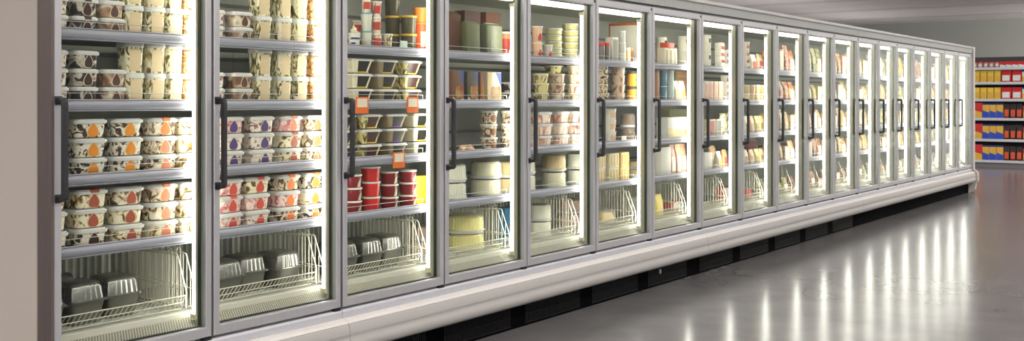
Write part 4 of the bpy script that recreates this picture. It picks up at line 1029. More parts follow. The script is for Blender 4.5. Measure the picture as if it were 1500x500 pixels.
stack(9, 5, 4, 5, 'yellow-green food bag, white print', k_pouch(0.119,.07,0.15,MB['green'],WHITEP), 7.6580, 0.230, 0.0700, 1)
stack(10, 1, 0, 5, 'leafy green food bag', k_pouch(0.116,.07,0.265,MB['green'],None), 7.8480, 0.165, 0.0700, 1)
stack(10, 1, 1, 5, 'leafy green carton with cream front', k_carton(0.116,.08,0.24,MB['green'],C('print_cream2',246,236,206),'panel'), 7.9863, 0.165, 0.0800, 1)
stack(10, 1, 2, 5, 'leafy green food bag', k_pouch(0.116,.07,0.265,MB['green'],None), 8.1245, 0.165, 0.0700, 1)
stack(10, 1, 3, 5, 'leafy green food bag', k_pouch(0.116,.07,0.265,MB['green'],None), 8.2628, 0.165, 0.0700, 1)
stack(10, 1, 4, 5, 'leafy green food bag, white print', k_pouch(0.116,.07,0.265,MB['green'],WHITEP), 8.4010, 0.165, 0.0700, 1)
stack(10, 2, 0, 5, 'yellow and green carton with cream front', k_carton(0.116,.08,0.16,MB['yellowgreen'],C('print_cream2',246,236,206),'panel'), 7.8480, 0.165, 0.0800, 1)
stack(10, 2, 1, 5, 'yellow and green food bag, white print', k_pouch(0.116,.07,0.2,MB['yellowgreen'],WHITEP), 7.9863, 0.165, 0.0700, 1)
stack(10, 2, 2, 5, 'yellow and green food bag', k_pouch(0.116,.07,0.17,MB['yellowgreen'],None), 8.1245, 0.165, 0.0700, 1)
stack(10, 2, 3, 5, 'yellow and green food bag', k_pouch(0.116,.07,0.17,MB['yellowgreen'],None), 8.2628, 0.165, 0.0700, 1)
stack(10, 2, 4, 5, 'yellow and green carton with cream front', k_carton(0.116,.08,0.16,MB['yellowgreen'],C('print_cream2',246,236,206),'panel'), 8.4010, 0.165, 0.0800, 1)
stack(10, 3, 0, 5, 'orange food bag', k_pouch(0.116,.07,0.215,MB['orange'],None), 7.8480, 0.165, 0.0700, 1)
stack(10, 3, 1, 5, 'orange food bag, white print', k_pouch(0.116,.07,0.19,MB['orange'],WHITEP), 7.9863, 0.165, 0.0700, 1)
stack(10, 3, 2, 5, 'orange food bag', k_pouch(0.116,.07,0.2,MB['orange'],None), 8.1245, 0.165, 0.0700, 1)
stack(10, 3, 3, 5, 'orange carton with cream front', k_carton(0.116,.08,0.18,MB['orange'],C('print_cream2',246,236,206),'panel'), 8.2628, 0.165, 0.0800, 1)
stack(10, 3, 4, 5, 'orange food bag, white print', k_pouch(0.116,.07,0.2,MB['orange'],WHITEP), 8.4010, 0.165, 0.0700, 1)
stack(10, 4, 0, 5, 'rust food bag', k_pouch(0.116,.07,0.215,MB['rust'],None), 7.8480, 0.165, 0.0700, 1)
stack(10, 4, 1, 5, 'rust food bag, white print', k_pouch(0.116,.07,0.215,MB['rust'],WHITEP), 7.9863, 0.165, 0.0700, 1)
stack(10, 4, 2, 5, 'rust carton with cream front', k_carton(0.116,.08,0.17,MB['rust'],C('print_cream2',246,236,206),'panel'), 8.1245, 0.165, 0.0800, 1)
stack(10, 4, 3, 5, 'rust food bag', k_pouch(0.116,.07,0.215,MB['rust'],None), 8.2628, 0.165, 0.0700, 1)
stack(10, 4, 4, 5, 'rust food bag, white print', k_pouch(0.116,.07,0.19,MB['rust'],WHITEP), 8.4010, 0.165, 0.0700, 1)
stack(10, 5, 0, 5, 'brown food bag', k_pouch(0.116,.07,0.15,MB['rust'],None), 7.8480, 0.230, 0.0700, 1)
stack(10, 5, 1, 5, 'brown carton with cream front', k_carton(0.116,.08,0.14,MB['rust'],C('print_cream2',246,236,206),'panel'), 7.9863, 0.230, 0.0800, 1)
stack(10, 5, 2, 5, 'brown food bag', k_pouch(0.116,.07,0.12,MB['rust'],None), 8.1245, 0.230, 0.0700, 1)
stack(10, 5, 3, 5, 'brown food bag', k_pouch(0.116,.07,0.15,MB['rust'],None), 8.2628, 0.230, 0.0700, 1)
stack(10, 5, 4, 5, 'brown food bag, white print', k_pouch(0.116,.07,0.17,MB['rust'],WHITEP), 8.4010, 0.230, 0.0700, 1)
stack(11, 1, 0, 5, 'orange carton with cream front', k_carton(0.119,.08,0.21,MB['orange'],C('print_cream2',246,236,206),'panel'), 8.5910, 0.165, 0.0800, 1)
stack(11, 1, 1, 5, 'orange food bag, white print', k_pouch(0.119,.07,0.25,MB['orange'],WHITEP), 8.7315, 0.165, 0.0700, 1)
stack(11, 1, 2, 5, 'orange food bag', k_pouch(0.119,.07,0.22000000000000003,MB['orange'],None), 8.8720, 0.165, 0.0700, 1)
stack(11, 1, 3, 5, 'orange food bag', k_pouch(0.119,.07,0.24,MB['orange'],None), 9.0125, 0.165, 0.0700, 1)
stack(11, 1, 4, 5, 'orange carton with cream front', k_carton(0.119,.08,0.22,MB['orange'],C('print_cream2',246,236,206),'panel'), 9.1530, 0.165, 0.0800, 1)
stack(11, 2, 0, 5, 'straw food bag', k_pouch(0.119,.07,0.2,MB['noodle'],None), 8.5910, 0.165, 0.0700, 1)
stack(11, 2, 1, 5, 'straw food bag, white print', k_pouch(0.119,.07,0.17,MB['noodle'],WHITEP), 8.7315, 0.165, 0.0700, 1)
stack(11, 2, 2, 5, 'straw food bag', k_pouch(0.119,.07,0.17,MB['noodle'],None), 8.8720, 0.165, 0.0700, 1)
stack(11, 2, 3, 5, 'straw carton with cream front', k_carton(0.119,.08,0.18,MB['noodle'],C('print_cream2',246,236,206),'panel'), 9.0125, 0.165, 0.0800, 1)
stack(11, 2, 4, 5, 'straw food bag, white print', k_pouch(0.119,.07,0.215,MB['noodle'],WHITEP), 9.1530, 0.165, 0.0700, 1)
stack(11, 3, 0, 5, 'golden food bag', k_pouch(0.119,.07,0.17,MB['yellow'],None), 8.5910, 0.165, 0.0700, 1)
stack(11, 3, 1, 5, 'golden food bag, white print', k_pouch(0.119,.07,0.2,MB['yellow'],WHITEP), 8.7315, 0.165, 0.0700, 1)
stack(11, 3, 2, 5, 'golden carton with cream front', k_carton(0.119,.08,0.14,MB['yellow'],C('print_cream2',246,236,206),'panel'), 8.8720, 0.165, 0.0800, 1)
stack(11, 3, 3, 5, 'golden food bag', k_pouch(0.119,.07,0.215,MB['yellow'],None), 9.0125, 0.165, 0.0700, 1)
stack(11, 3, 4, 5, 'golden food bag, white print', k_pouch(0.119,.07,0.19,MB['yellow'],WHITEP), 9.1530, 0.165, 0.0700, 1)
stack(11, 4, 0, 5, 'pale straw food bag', k_pouch(0.119,.07,0.17,MB['noodle'],None), 8.5910, 0.165, 0.0700, 1)
stack(11, 4, 1, 5, 'pale straw carton with cream front', k_carton(0.119,.08,0.17,MB['noodle'],C('print_cream2',246,236,206),'panel'), 8.7315, 0.165, 0.0800, 1)
stack(11, 4, 2, 5, 'pale straw food bag', k_pouch(0.119,.07,0.215,MB['noodle'],None), 8.8720, 0.165, 0.0700, 1)
stack(11, 4, 3, 5, 'pale straw food bag', k_pouch(0.119,.07,0.215,MB['noodle'],None), 9.0125, 0.165, 0.0700, 1)
stack(11, 4, 4, 5, 'pale straw food bag, white print', k_pouch(0.119,.07,0.17,MB['noodle'],WHITEP), 9.1530, 0.165, 0.0700, 1)
stack(11, 5, 0, 5, 'rusty orange carton with cream front', k_carton(0.119,.08,0.09,MB['rust'],C('print_cream2',246,236,206),'panel'), 8.5910, 0.230, 0.0800, 1)
stack(11, 5, 1, 5, 'rusty orange food bag, white print', k_pouch(0.119,.07,0.17,MB['rust'],WHITEP), 8.7315, 0.230, 0.0700, 1)
stack(11, 5, 2, 5, 'rusty orange food bag', k_pouch(0.119,.07,0.17,MB['rust'],None), 8.8720, 0.230, 0.0700, 1)
stack(11, 5, 3, 5, 'rusty orange food bag', k_pouch(0.119,.07,0.12,MB['rust'],None), 9.0125, 0.230, 0.0700, 1)
stack(11, 5, 4, 5, 'rusty orange carton with cream front', k_carton(0.119,.08,0.12,MB['rust'],C('print_cream2',246,236,206),'panel'), 9.1530, 0.230, 0.0800, 1)
stack(12, 1, 0, 4, 'beige food bag', k_pouch(0.155,.07,0.25,MB['noodle'],None), 9.3430, 0.165, 0.0700, 1)
stack(12, 1, 1, 4, 'beige food bag, white print', k_pouch(0.155,.07,0.25,MB['noodle'],WHITEP), 9.5203, 0.165, 0.0700, 1)
stack(12, 1, 2, 4, 'beige food bag', k_pouch(0.155,.07,0.24,MB['noodle'],None), 9.6977, 0.165, 0.0700, 1)
stack(12, 1, 3, 4, 'beige carton with cream front', k_carton(0.155,.08,0.19,MB['noodle'],C('print_cream2',246,236,206),'panel'), 9.8750, 0.165, 0.0800, 1)
stack(12, 2, 0, 4, 'straw food bag', k_pouch(0.155,.07,0.2,MB['noodle'],None), 9.3430, 0.165, 0.0700, 1)
stack(12, 2, 1, 4, 'straw food bag, white print', k_pouch(0.155,.07,0.17,MB['noodle'],WHITEP), 9.5203, 0.165, 0.0700, 1)
stack(12, 2, 2, 4, 'straw carton with cream front', k_carton(0.155,.08,0.14,MB['noodle'],C('print_cream2',246,236,206),'panel'), 9.6977, 0.165, 0.0800, 1)
stack(12, 2, 3, 4, 'straw food bag', k_pouch(0.155,.07,0.17,MB['noodle'],None), 9.8750, 0.165, 0.0700, 1)
stack(12, 3, 0, 4, 'cream food bag', k_pouch(0.155,.07,0.17,MB['cream'],None), 9.3430, 0.165, 0.0700, 1)
stack(12, 3, 1, 4, 'cream carton with cream front', k_carton(0.155,.08,0.16,MB['cream'],C('print_cream2',246,236,206),'panel'), 9.5203, 0.165, 0.0800, 1)
stack(12, 3, 2, 4, 'cream food bag', k_pouch(0.155,.07,0.215,MB['cream'],None), 9.6977, 0.165, 0.0700, 1)
stack(12, 3, 3, 4, 'cream food bag', k_pouch(0.155,.07,0.2,MB['cream'],None), 9.8750, 0.165, 0.0700, 1)
stack(12, 4, 0, 4, 'golden carton with cream front', k_carton(0.155,.08,0.17,MB['yellow'],C('print_cream2',246,236,206),'panel'), 9.3430, 0.165, 0.0800, 1)
stack(12, 4, 1, 4, 'golden food bag, white print', k_pouch(0.155,.07,0.19,MB['yellow'],WHITEP), 9.5203, 0.165, 0.0700, 1)
stack(12, 4, 2, 4, 'golden food bag', k_pouch(0.155,.07,0.17,MB['yellow'],None), 9.6977, 0.165, 0.0700, 1)
stack(12, 4, 3, 4, 'golden food bag', k_pouch(0.155,.07,0.2,MB['yellow'],None), 9.8750, 0.165, 0.0700, 1)
stack(12, 5, 0, 4, 'brown food bag', k_pouch(0.155,.07,0.15,MB['rust'],None), 9.3430, 0.230, 0.0700, 1)
stack(12, 5, 1, 4, 'brown food bag, white print', k_pouch(0.155,.07,0.15,MB['rust'],WHITEP), 9.5203, 0.230, 0.0700, 1)
stack(12, 5, 2, 4, 'brown food bag', k_pouch(0.155,.07,0.12,MB['rust'],None), 9.6977, 0.230, 0.0700, 1)
stack(12, 5, 3, 4, 'brown carton with cream front', k_carton(0.155,.08,0.12,MB['rust'],C('print_cream2',246,236,206),'panel'), 9.8750, 0.230, 0.0800, 1)
stack(13, 1, 0, 4, 'icy blue food bag', k_pouch(0.146,.07,0.265,MB['icy'],None), 10.0650, 0.165, 0.0700, 1)
stack(13, 1, 1, 4, 'icy blue food bag, white print', k_pouch(0.146,.07,0.265,MB['icy'],WHITEP), 10.2333, 0.165, 0.0700, 1)
stack(13, 1, 2, 4, 'icy blue carton with cream front', k_carton(0.146,.08,0.24,MB['icy'],C('print_cream2',246,236,206),'panel'), 10.4017, 0.165, 0.0800, 1)
stack(13, 1, 3, 4, 'icy blue food bag', k_pouch(0.146,.07,0.22000000000000003,MB['icy'],None), 10.5700, 0.165, 0.0700, 1)
stack(13, 2, 0, 4, 'cream food bag', k_pouch(0.146,.07,0.2,MB['cream'],None), 10.0650, 0.165, 0.0700, 1)
stack(13, 2, 1, 4, 'cream carton with cream front', k_carton(0.146,.08,0.18,MB['cream'],C('print_cream2',246,236,206),'panel'), 10.2333, 0.165, 0.0800, 1)
stack(13, 2, 2, 4, 'cream food bag', k_pouch(0.146,.07,0.19,MB['cream'],None), 10.4017, 0.165, 0.0700, 1)
stack(13, 2, 3, 4, 'cream food bag', k_pouch(0.146,.07,0.2,MB['cream'],None), 10.5700, 0.165, 0.0700, 1)
stack(13, 3, 0, 4, 'green carton with cream front', k_carton(0.146,.08,0.18,MB['green'],C('print_cream2',246,236,206),'panel'), 10.0650, 0.165, 0.0800, 1)
stack(13, 3, 1, 4, 'green food bag, white print', k_pouch(0.146,.07,0.2,MB['green'],WHITEP), 10.2333, 0.165, 0.0700, 1)
stack(13, 3, 2, 4, 'green food bag', k_pouch(0.146,.07,0.2,MB['green'],None), 10.4017, 0.165, 0.0700, 1)
stack(13, 3, 3, 4, 'green food bag', k_pouch(0.146,.07,0.2,MB['green'],None), 10.5700, 0.165, 0.0700, 1)
stack(13, 4, 0, 4, 'straw food bag', k_pouch(0.146,.07,0.17,MB['noodle'],None), 10.0650, 0.165, 0.0700, 1)
stack(13, 4, 1, 4, 'straw food bag, white print', k_pouch(0.146,.07,0.215,MB['noodle'],WHITEP), 10.2333, 0.165, 0.0700, 1)
stack(13, 4, 2, 4, 'straw food bag', k_pouch(0.146,.07,0.2,MB['noodle'],None), 10.4017, 0.165, 0.0700, 1)
stack(13, 4, 3, 4, 'straw carton with cream front', k_carton(0.146,.08,0.14,MB['noodle'],C('print_cream2',246,236,206),'panel'), 10.5700, 0.165, 0.0800, 1)
stack(13, 5, 0, 4, 'dull green food bag', k_pouch(0.146,.07,0.15,MB['green'],None), 10.0650, 0.230, 0.0700, 1)
stack(13, 5, 1, 4, 'dull green food bag, white print', k_pouch(0.146,.07,0.17,MB['green'],WHITEP), 10.2333, 0.230, 0.0700, 1)
stack(13, 5, 2, 4, 'dull green carton with cream front', k_carton(0.146,.08,0.14,MB['green'],C('print_cream2',246,236,206),'panel'), 10.4017, 0.230, 0.0800, 1)
stack(13, 5, 3, 4, 'dull green food bag', k_pouch(0.146,.07,0.17,MB['green'],None), 10.5700, 0.230, 0.0700, 1)
stack(14, 1, 0, 4, 'yellow and green food bag', k_pouch(0.154,.07,0.24,MB['yellowgreen'],None), 10.7600, 0.165, 0.0700, 1)
stack(14, 1, 1, 4, 'yellow and green carton with cream front', k_carton(0.154,.08,0.19,MB['yellowgreen'],C('print_cream2',246,236,206),'panel'), 10.9360, 0.165, 0.0800, 1)
stack(14, 1, 2, 4, 'yellow and green food bag', k_pouch(0.154,.07,0.25,MB['yellowgreen'],None), 11.1120, 0.165, 0.0700, 1)
stack(14, 1, 3, 4, 'yellow and green food bag', k_pouch(0.154,.07,0.265,MB['yellowgreen'],None), 11.2880, 0.165, 0.0700, 1)
stack(14, 2, 0, 4, 'leafy green carton with cream front', k_carton(0.154,.08,0.17,MB['green'],C('print_cream2',246,236,206),'panel'), 10.7600, 0.165, 0.0800, 1)
stack(14, 2, 1, 4, 'leafy green food bag, white print', k_pouch(0.154,.07,0.2,MB['green'],WHITEP), 10.9360, 0.165, 0.0700, 1)
stack(14, 2, 2, 4, 'leafy green food bag', k_pouch(0.154,.07,0.2,MB['green'],None), 11.1120, 0.165, 0.0700, 1)
stack(14, 2, 3, 4, 'leafy green food bag', k_pouch(0.154,.07,0.215,MB['green'],None), 11.2880, 0.165, 0.0700, 1)
stack(14, 3, 0, 4, 'cream food bag', k_pouch(0.154,.07,0.17,MB['cream'],None), 10.7600, 0.165, 0.0700, 1)
stack(14, 3, 1, 4, 'cream food bag, white print', k_pouch(0.154,.07,0.17,MB['cream'],WHITEP), 10.9360, 0.165, 0.0700, 1)
stack(14, 3, 2, 4, 'cream food bag', k_pouch(0.154,.07,0.17,MB['cream'],None), 11.1120, 0.165, 0.0700, 1)
stack(14, 3, 3, 4, 'cream carton with cream front', k_carton(0.154,.08,0.17,MB['cream'],C('print_cream2',246,236,206),'panel'), 11.2880, 0.165, 0.0800, 1)
stack(14, 4, 0, 4, 'straw food bag', k_pouch(0.154,.07,0.2,MB['noodle'],None), 10.7600, 0.165, 0.0700, 1)
stack(14, 4, 1, 4, 'straw food bag, white print', k_pouch(0.154,.07,0.215,MB['noodle'],WHITEP), 10.9360, 0.165, 0.0700, 1)
stack(14, 4, 2, 4, 'straw carton with cream front', k_carton(0.154,.08,0.17,MB['noodle'],C('print_cream2',246,236,206),'panel'), 11.1120, 0.165, 0.0800, 1)
stack(14, 4, 3, 4, 'straw food bag', k_pouch(0.154,.07,0.2,MB['noodle'],None), 11.2880, 0.165, 0.0700, 1)
stack(14, 5, 0, 4, 'golden food bag', k_pouch(0.154,.07,0.12,MB['yellow'],None), 10.7600, 0.230, 0.0700, 1)
stack(14, 5, 1, 4, 'golden carton with cream front', k_carton(0.154,.08,0.12,MB['yellow'],C('print_cream2',246,236,206),'panel'), 10.9360, 0.230, 0.0800, 1)
stack(14, 5, 2, 4, 'golden food bag', k_pouch(0.154,.07,0.12,MB['yellow'],None), 11.1120, 0.230, 0.0700, 1)
stack(14, 5, 3, 4, 'golden food bag', k_pouch(0.154,.07,0.15,MB['yellow'],None), 11.2880, 0.230, 0.0700, 1)
stack(15, 1, 0, 4, 'brown carton with cream front', k_carton(0.16,.08,0.22,MB['rust'],C('print_cream2',246,236,206),'panel'), 11.4780, 0.165, 0.0800, 1)
stack(15, 1, 1, 4, 'brown food bag, white print', k_pouch(0.16,.07,0.25,MB['rust'],WHITEP), 11.6670, 0.165, 0.0700, 1)
stack(15, 1, 2, 4, 'brown food bag', k_pouch(0.16,.07,0.25,MB['rust'],None), 11.8560, 0.165, 0.0700, 1)
stack(15, 1, 3, 4, 'brown food bag', k_pouch(0.16,.07,0.265,MB['rust'],None), 12.0450, 0.165, 0.0700, 1)
stack(15, 2, 0, 4, 'yellow and green food bag', k_pouch(0.16,.07,0.17,MB['yellowgreen'],None), 11.4780, 0.165, 0.0700, 1)
stack(15, 2, 1, 4, 'yellow and green food bag, white print', k_pouch(0.16,.07,0.17,MB['yellowgreen'],WHITEP), 11.6670, 0.165, 0.0700, 1)
stack(15, 2, 2, 4, 'yellow and green food bag', k_pouch(0.16,.07,0.19,MB['yellowgreen'],None), 11.8560, 0.165, 0.0700, 1)
stack(15, 2, 3, 4, 'yellow and green carton with cream front', k_carton(0.16,.08,0.17,MB['yellowgreen'],C('print_cream2',246,236,206),'panel'), 12.0450, 0.165, 0.0800, 1)
stack(15, 3, 0, 4, 'green food bag', k_pouch(0.16,.07,0.19,MB['green'],None), 11.4780, 0.165, 0.0700, 1)
stack(15, 3, 1, 4, 'green food bag, white print', k_pouch(0.16,.07,0.2,MB['green'],WHITEP), 11.6670, 0.165, 0.0700, 1)
stack(15, 3, 2, 4, 'green carton with cream front', k_carton(0.16,.08,0.16,MB['green'],C('print_cream2',246,236,206),'panel'), 11.8560, 0.165, 0.0800, 1)
stack(15, 3, 3, 4, 'green food bag', k_pouch(0.16,.07,0.2,MB['green'],None), 12.0450, 0.165, 0.0700, 1)
stack(15, 4, 0, 4, 'golden food bag', k_pouch(0.16,.07,0.19,MB['yellow'],None), 11.4780, 0.165, 0.0700, 1)
stack(15, 4, 1, 4, 'golden carton with cream front', k_carton(0.16,.08,0.18,MB['yellow'],C('print_cream2',246,236,206),'panel'), 11.6670, 0.165, 0.0800, 1)
stack(15, 4, 2, 4, 'golden food bag', k_pouch(0.16,.07,0.17,MB['yellow'],None), 11.8560, 0.165, 0.0700, 1)
stack(15, 4, 3, 4, 'golden food bag', k_pouch(0.16,.07,0.17,MB['yellow'],None), 12.0450, 0.165, 0.0700, 1)
stack(15, 5, 0, 4, 'straw carton with cream front', k_carton(0.16,.08,0.14,MB['noodle'],C('print_cream2',246,236,206),'panel'), 11.4780, 0.230, 0.0800, 1)
stack(15, 5, 1, 4, 'straw food bag, white print', k_pouch(0.16,.07,0.15,MB['noodle'],WHITEP), 11.6670, 0.230, 0.0700, 1)
stack(15, 5, 2, 4, 'straw food bag', k_pouch(0.16,.07,0.15,MB['noodle'],None), 11.8560, 0.230, 0.0700, 1)
stack(15, 5, 3, 4, 'straw food bag', k_pouch(0.16,.07,0.17,MB['noodle'],None), 12.0450, 0.230, 0.0700, 1)
stack(16, 1, 0, 4, 'golden food bag', k_pouch(0.156,.07,0.24,MB['yellow'],None), 12.2350, 0.165, 0.0700, 1)
stack(16, 1, 1, 4, 'golden food bag, white print', k_pouch(0.156,.07,0.265,MB['yellow'],WHITEP), 12.4127, 0.165, 0.0700, 1)
stack(16, 1, 2, 4, 'golden food bag', k_pouch(0.156,.07,0.24,MB['yellow'],None), 12.5903, 0.165, 0.0700, 1)
stack(16, 1, 3, 4, 'golden carton with cream front', k_carton(0.156,.08,0.19,MB['yellow'],C('print_cream2',246,236,206),'panel'), 12.7680, 0.165, 0.0800, 1)
stack(16, 2, 0, 4, 'beige food bag', k_pouch(0.156,.07,0.2,MB['noodle'],None), 12.2350, 0.165, 0.0700, 1)
stack(16, 2, 1, 4, 'beige food bag, white print', k_pouch(0.156,.07,0.19,MB['noodle'],WHITEP), 12.4127, 0.165, 0.0700, 1)
stack(16, 2, 2, 4, 'beige carton with cream front', k_carton(0.156,.08,0.18,MB['noodle'],C('print_cream2',246,236,206),'panel'), 12.5903, 0.165, 0.0800, 1)
stack(16, 2, 3, 4, 'beige food bag', k_pouch(0.156,.07,0.2,MB['noodle'],None), 12.7680, 0.165, 0.0700, 1)
stack(16, 3, 0, 4, 'cream food bag', k_pouch(0.156,.07,0.19,MB['cream'],None), 12.2350, 0.165, 0.0700, 1)
stack(16, 3, 1, 4, 'cream carton with cream front', k_carton(0.156,.08,0.14,MB['cream'],C('print_cream2',246,236,206),'panel'), 12.4127, 0.165, 0.0800, 1)
stack(16, 3, 2, 4, 'cream food bag', k_pouch(0.156,.07,0.17,MB['cream'],None), 12.5903, 0.165, 0.0700, 1)
stack(16, 3, 3, 4, 'cream food bag', k_pouch(0.156,.07,0.19,MB['cream'],None), 12.7680, 0.165, 0.0700, 1)
stack(16, 4, 0, 4, 'green carton with cream front', k_carton(0.156,.08,0.17,MB['green'],C('print_cream2',246,236,206),'panel'), 12.2350, 0.165, 0.0800, 1)
stack(16, 4, 1, 4, 'green food bag, white print', k_pouch(0.156,.07,0.19,MB['green'],WHITEP), 12.4127, 0.165, 0.0700, 1)
stack(16, 4, 2, 4, 'green food bag', k_pouch(0.156,.07,0.2,MB['green'],None), 12.5903, 0.165, 0.0700, 1)
stack(16, 4, 3, 4, 'green food bag', k_pouch(0.156,.07,0.2,MB['green'],None), 12.7680, 0.165, 0.0700, 1)
stack(16, 5, 0, 4, 'amber food bag', k_pouch(0.156,.07,0.17,MB['yellow'],None), 12.2350, 0.230, 0.0700, 1)
stack(16, 5, 1, 4, 'amber food bag, white print', k_pouch(0.156,.07,0.12,MB['yellow'],WHITEP), 12.4127, 0.230, 0.0700, 1)
stack(16, 5, 2, 4, 'amber food bag', k_pouch(0.156,.07,0.17,MB['yellow'],None), 12.5903, 0.230, 0.0700, 1)
stack(16, 5, 3, 4, 'amber carton with cream front', k_carton(0.156,.08,0.12,MB['yellow'],C('print_cream2',246,236,206),'panel'), 12.7680, 0.230, 0.0800, 1)
stack(17, 1, 0, 4, 'cream food bag', k_pouch(0.16,.07,0.24,MB['cream'],None), 12.9580, 0.165, 0.0700, 1)
stack(17, 1, 1, 4, 'cream food bag, white print', k_pouch(0.16,.07,0.265,MB['cream'],WHITEP), 13.1447, 0.165, 0.0700, 1)
stack(17, 1, 2, 4, 'cream carton with cream front', k_carton(0.16,.08,0.22,MB['cream'],C('print_cream2',246,236,206),'panel'), 13.3313, 0.165, 0.0800, 1)
stack(17, 1, 3, 4, 'cream food bag', k_pouch(0.16,.07,0.25,MB['cream'],None), 13.5180, 0.165, 0.0700, 1)
stack(17, 2, 0, 4, 'orange food bag', k_pouch(0.16,.07,0.215,MB['orange'],None), 12.9580, 0.165, 0.0700, 1)
stack(17, 2, 1, 4, 'orange carton with cream front', k_carton(0.16,.08,0.17,MB['orange'],C('print_cream2',246,236,206),'panel'), 13.1447, 0.165, 0.0800, 1)
stack(17, 2, 2, 4, 'orange food bag', k_pouch(0.16,.07,0.215,MB['orange'],None), 13.3313, 0.165, 0.0700, 1)
stack(17, 2, 3, 4, 'orange food bag', k_pouch(0.16,.07,0.2,MB['orange'],None), 13.5180, 0.165, 0.0700, 1)
stack(17, 3, 0, 4, 'golden carton with cream front', k_carton(0.16,.08,0.18,MB['yellow'],C('print_cream2',246,236,206),'panel'), 12.9580, 0.165, 0.0800, 1)
stack(17, 3, 1, 4, 'golden food bag, white print', k_pouch(0.16,.07,0.215,MB['yellow'],WHITEP), 13.1447, 0.165, 0.0700, 1)
stack(17, 3, 2, 4, 'golden food bag', k_pouch(0.16,.07,0.17,MB['yellow'],None), 13.3313, 0.165, 0.0700, 1)
stack(17, 3, 3, 4, 'golden food bag', k_pouch(0.16,.07,0.215,MB['yellow'],None), 13.5180, 0.165, 0.0700, 1)
stack(17, 4, 0, 4, 'straw food bag', k_pouch(0.16,.07,0.19,MB['noodle'],None), 12.9580, 0.165, 0.0700, 1)
stack(17, 4, 1, 4, 'straw food bag, white print', k_pouch(0.16,.07,0.19,MB['noodle'],WHITEP), 13.1447, 0.165, 0.0700, 1)
stack(17, 4, 2, 4, 'straw food bag', k_pouch(0.16,.07,0.17,MB['noodle'],None), 13.3313, 0.165, 0.0700, 1)
stack(17, 4, 3, 4, 'straw carton with cream front', k_carton(0.16,.08,0.18,MB['noodle'],C('print_cream2',246,236,206),'panel'), 13.5180, 0.165, 0.0800, 1)
stack(17, 5, 0, 4, 'green food bag', k_pouch(0.16,.07,0.17,MB['green'],None), 12.9580, 0.230, 0.0700, 1)
stack(17, 5, 1, 4, 'green food bag, white print', k_pouch(0.16,.07,0.17,MB['green'],WHITEP), 13.1447, 0.230, 0.0700, 1)
stack(17, 5, 2, 4, 'green carton with cream front', k_carton(0.16,.08,0.12,MB['green'],C('print_cream2',246,236,206),'panel'), 13.3313, 0.230, 0.0800, 1)
stack(17, 5, 3, 4, 'green food bag', k_pouch(0.16,.07,0.17,MB['green'],None), 13.5180, 0.230, 0.0700, 1)
stack(18, 1, 0, 4, 'golden food bag', k_pouch(0.102,.07,0.24,MB['yellow'],None), 13.7080, 0.165, 0.0700, 1)
stack(18, 1, 1, 4, 'golden carton with cream front', k_carton(0.102,.08,0.19,MB['yellow'],C('print_cream2',246,236,206),'panel'), 13.8323, 0.165, 0.0800, 1)
stack(18, 1, 2, 4, 'golden food bag', k_pouch(0.102,.07,0.265,MB['yellow'],None), 13.9567, 0.165, 0.0700, 1)
stack(18, 1, 3, 4, 'golden food bag', k_pouch(0.102,.07,0.25,MB['yellow'],None), 14.0810, 0.165, 0.0700, 1)
stack(18, 2, 0, 4, 'cream carton with cream front', k_carton(0.102,.08,0.17,MB['cream'],C('print_cream2',246,236,206),'panel'), 13.7080, 0.165, 0.0800, 1)
stack(18, 2, 1, 4, 'cream food bag, white print', k_pouch(0.102,.07,0.19,MB['cream'],WHITEP), 13.8323, 0.165, 0.0700, 1)
stack(18, 2, 2, 4, 'cream food bag', k_pouch(0.102,.07,0.17,MB['cream'],None), 13.9567, 0.165, 0.0700, 1)
stack(18, 2, 3, 4, 'cream food bag', k_pouch(0.102,.07,0.2,MB['cream'],None), 14.0810, 0.165, 0.0700, 1)
stack(18, 3, 0, 4, 'straw food bag', k_pouch(0.102,.07,0.17,MB['noodle'],None), 13.7080, 0.165, 0.0700, 1)
stack(18, 3, 1, 4, 'straw food bag, white print', k_pouch(0.102,.07,0.19,MB['noodle'],WHITEP), 13.8323, 0.165, 0.0700, 1)
stack(18, 3, 2, 4, 'straw food bag', k_pouch(0.102,.07,0.17,MB['noodle'],None), 13.9567, 0.165, 0.0700, 1)
stack(18, 3, 3, 4, 'straw carton with cream front', k_carton(0.102,.08,0.14,MB['noodle'],C('print_cream2',246,236,206),'panel'), 14.0810, 0.165, 0.0800, 1)
stack(18, 4, 0, 4, 'yellow and green food bag', k_pouch(0.102,.07,0.19,MB['yellowgreen'],None), 13.7080, 0.165, 0.0700, 1)
stack(18, 4, 1, 4, 'yellow and green food bag, white print', k_pouch(0.102,.07,0.215,MB['yellowgreen'],WHITEP), 13.8323, 0.165, 0.0700, 1)
stack(18, 4, 2, 4, 'yellow and green carton with cream front', k_carton(0.102,.08,0.14,MB['yellowgreen'],C('print_cream2',246,236,206),'panel'), 13.9567, 0.165, 0.0800, 1)
stack(18, 4, 3, 4, 'yellow and green food bag', k_pouch(0.102,.07,0.17,MB['yellowgreen'],None), 14.0810, 0.165, 0.0700, 1)
stack(18, 5, 0, 4, 'beige food bag', k_pouch(0.102,.07,0.15,MB['noodle'],None), 13.7080, 0.230, 0.0700, 1)
stack(18, 5, 1, 4, 'beige carton with cream front', k_carton(0.102,.08,0.14,MB['noodle'],C('print_cream2',246,236,206),'panel'), 13.8323, 0.230, 0.0800, 1)
stack(18, 5, 2, 4, 'beige food bag', k_pouch(0.102,.07,0.12,MB['noodle'],None), 13.9567, 0.230, 0.0700, 1)
stack(18, 5, 3, 4, 'beige food bag', k_pouch(0.102,.07,0.12,MB['noodle'],None), 14.0810, 0.230, 0.0700, 1)

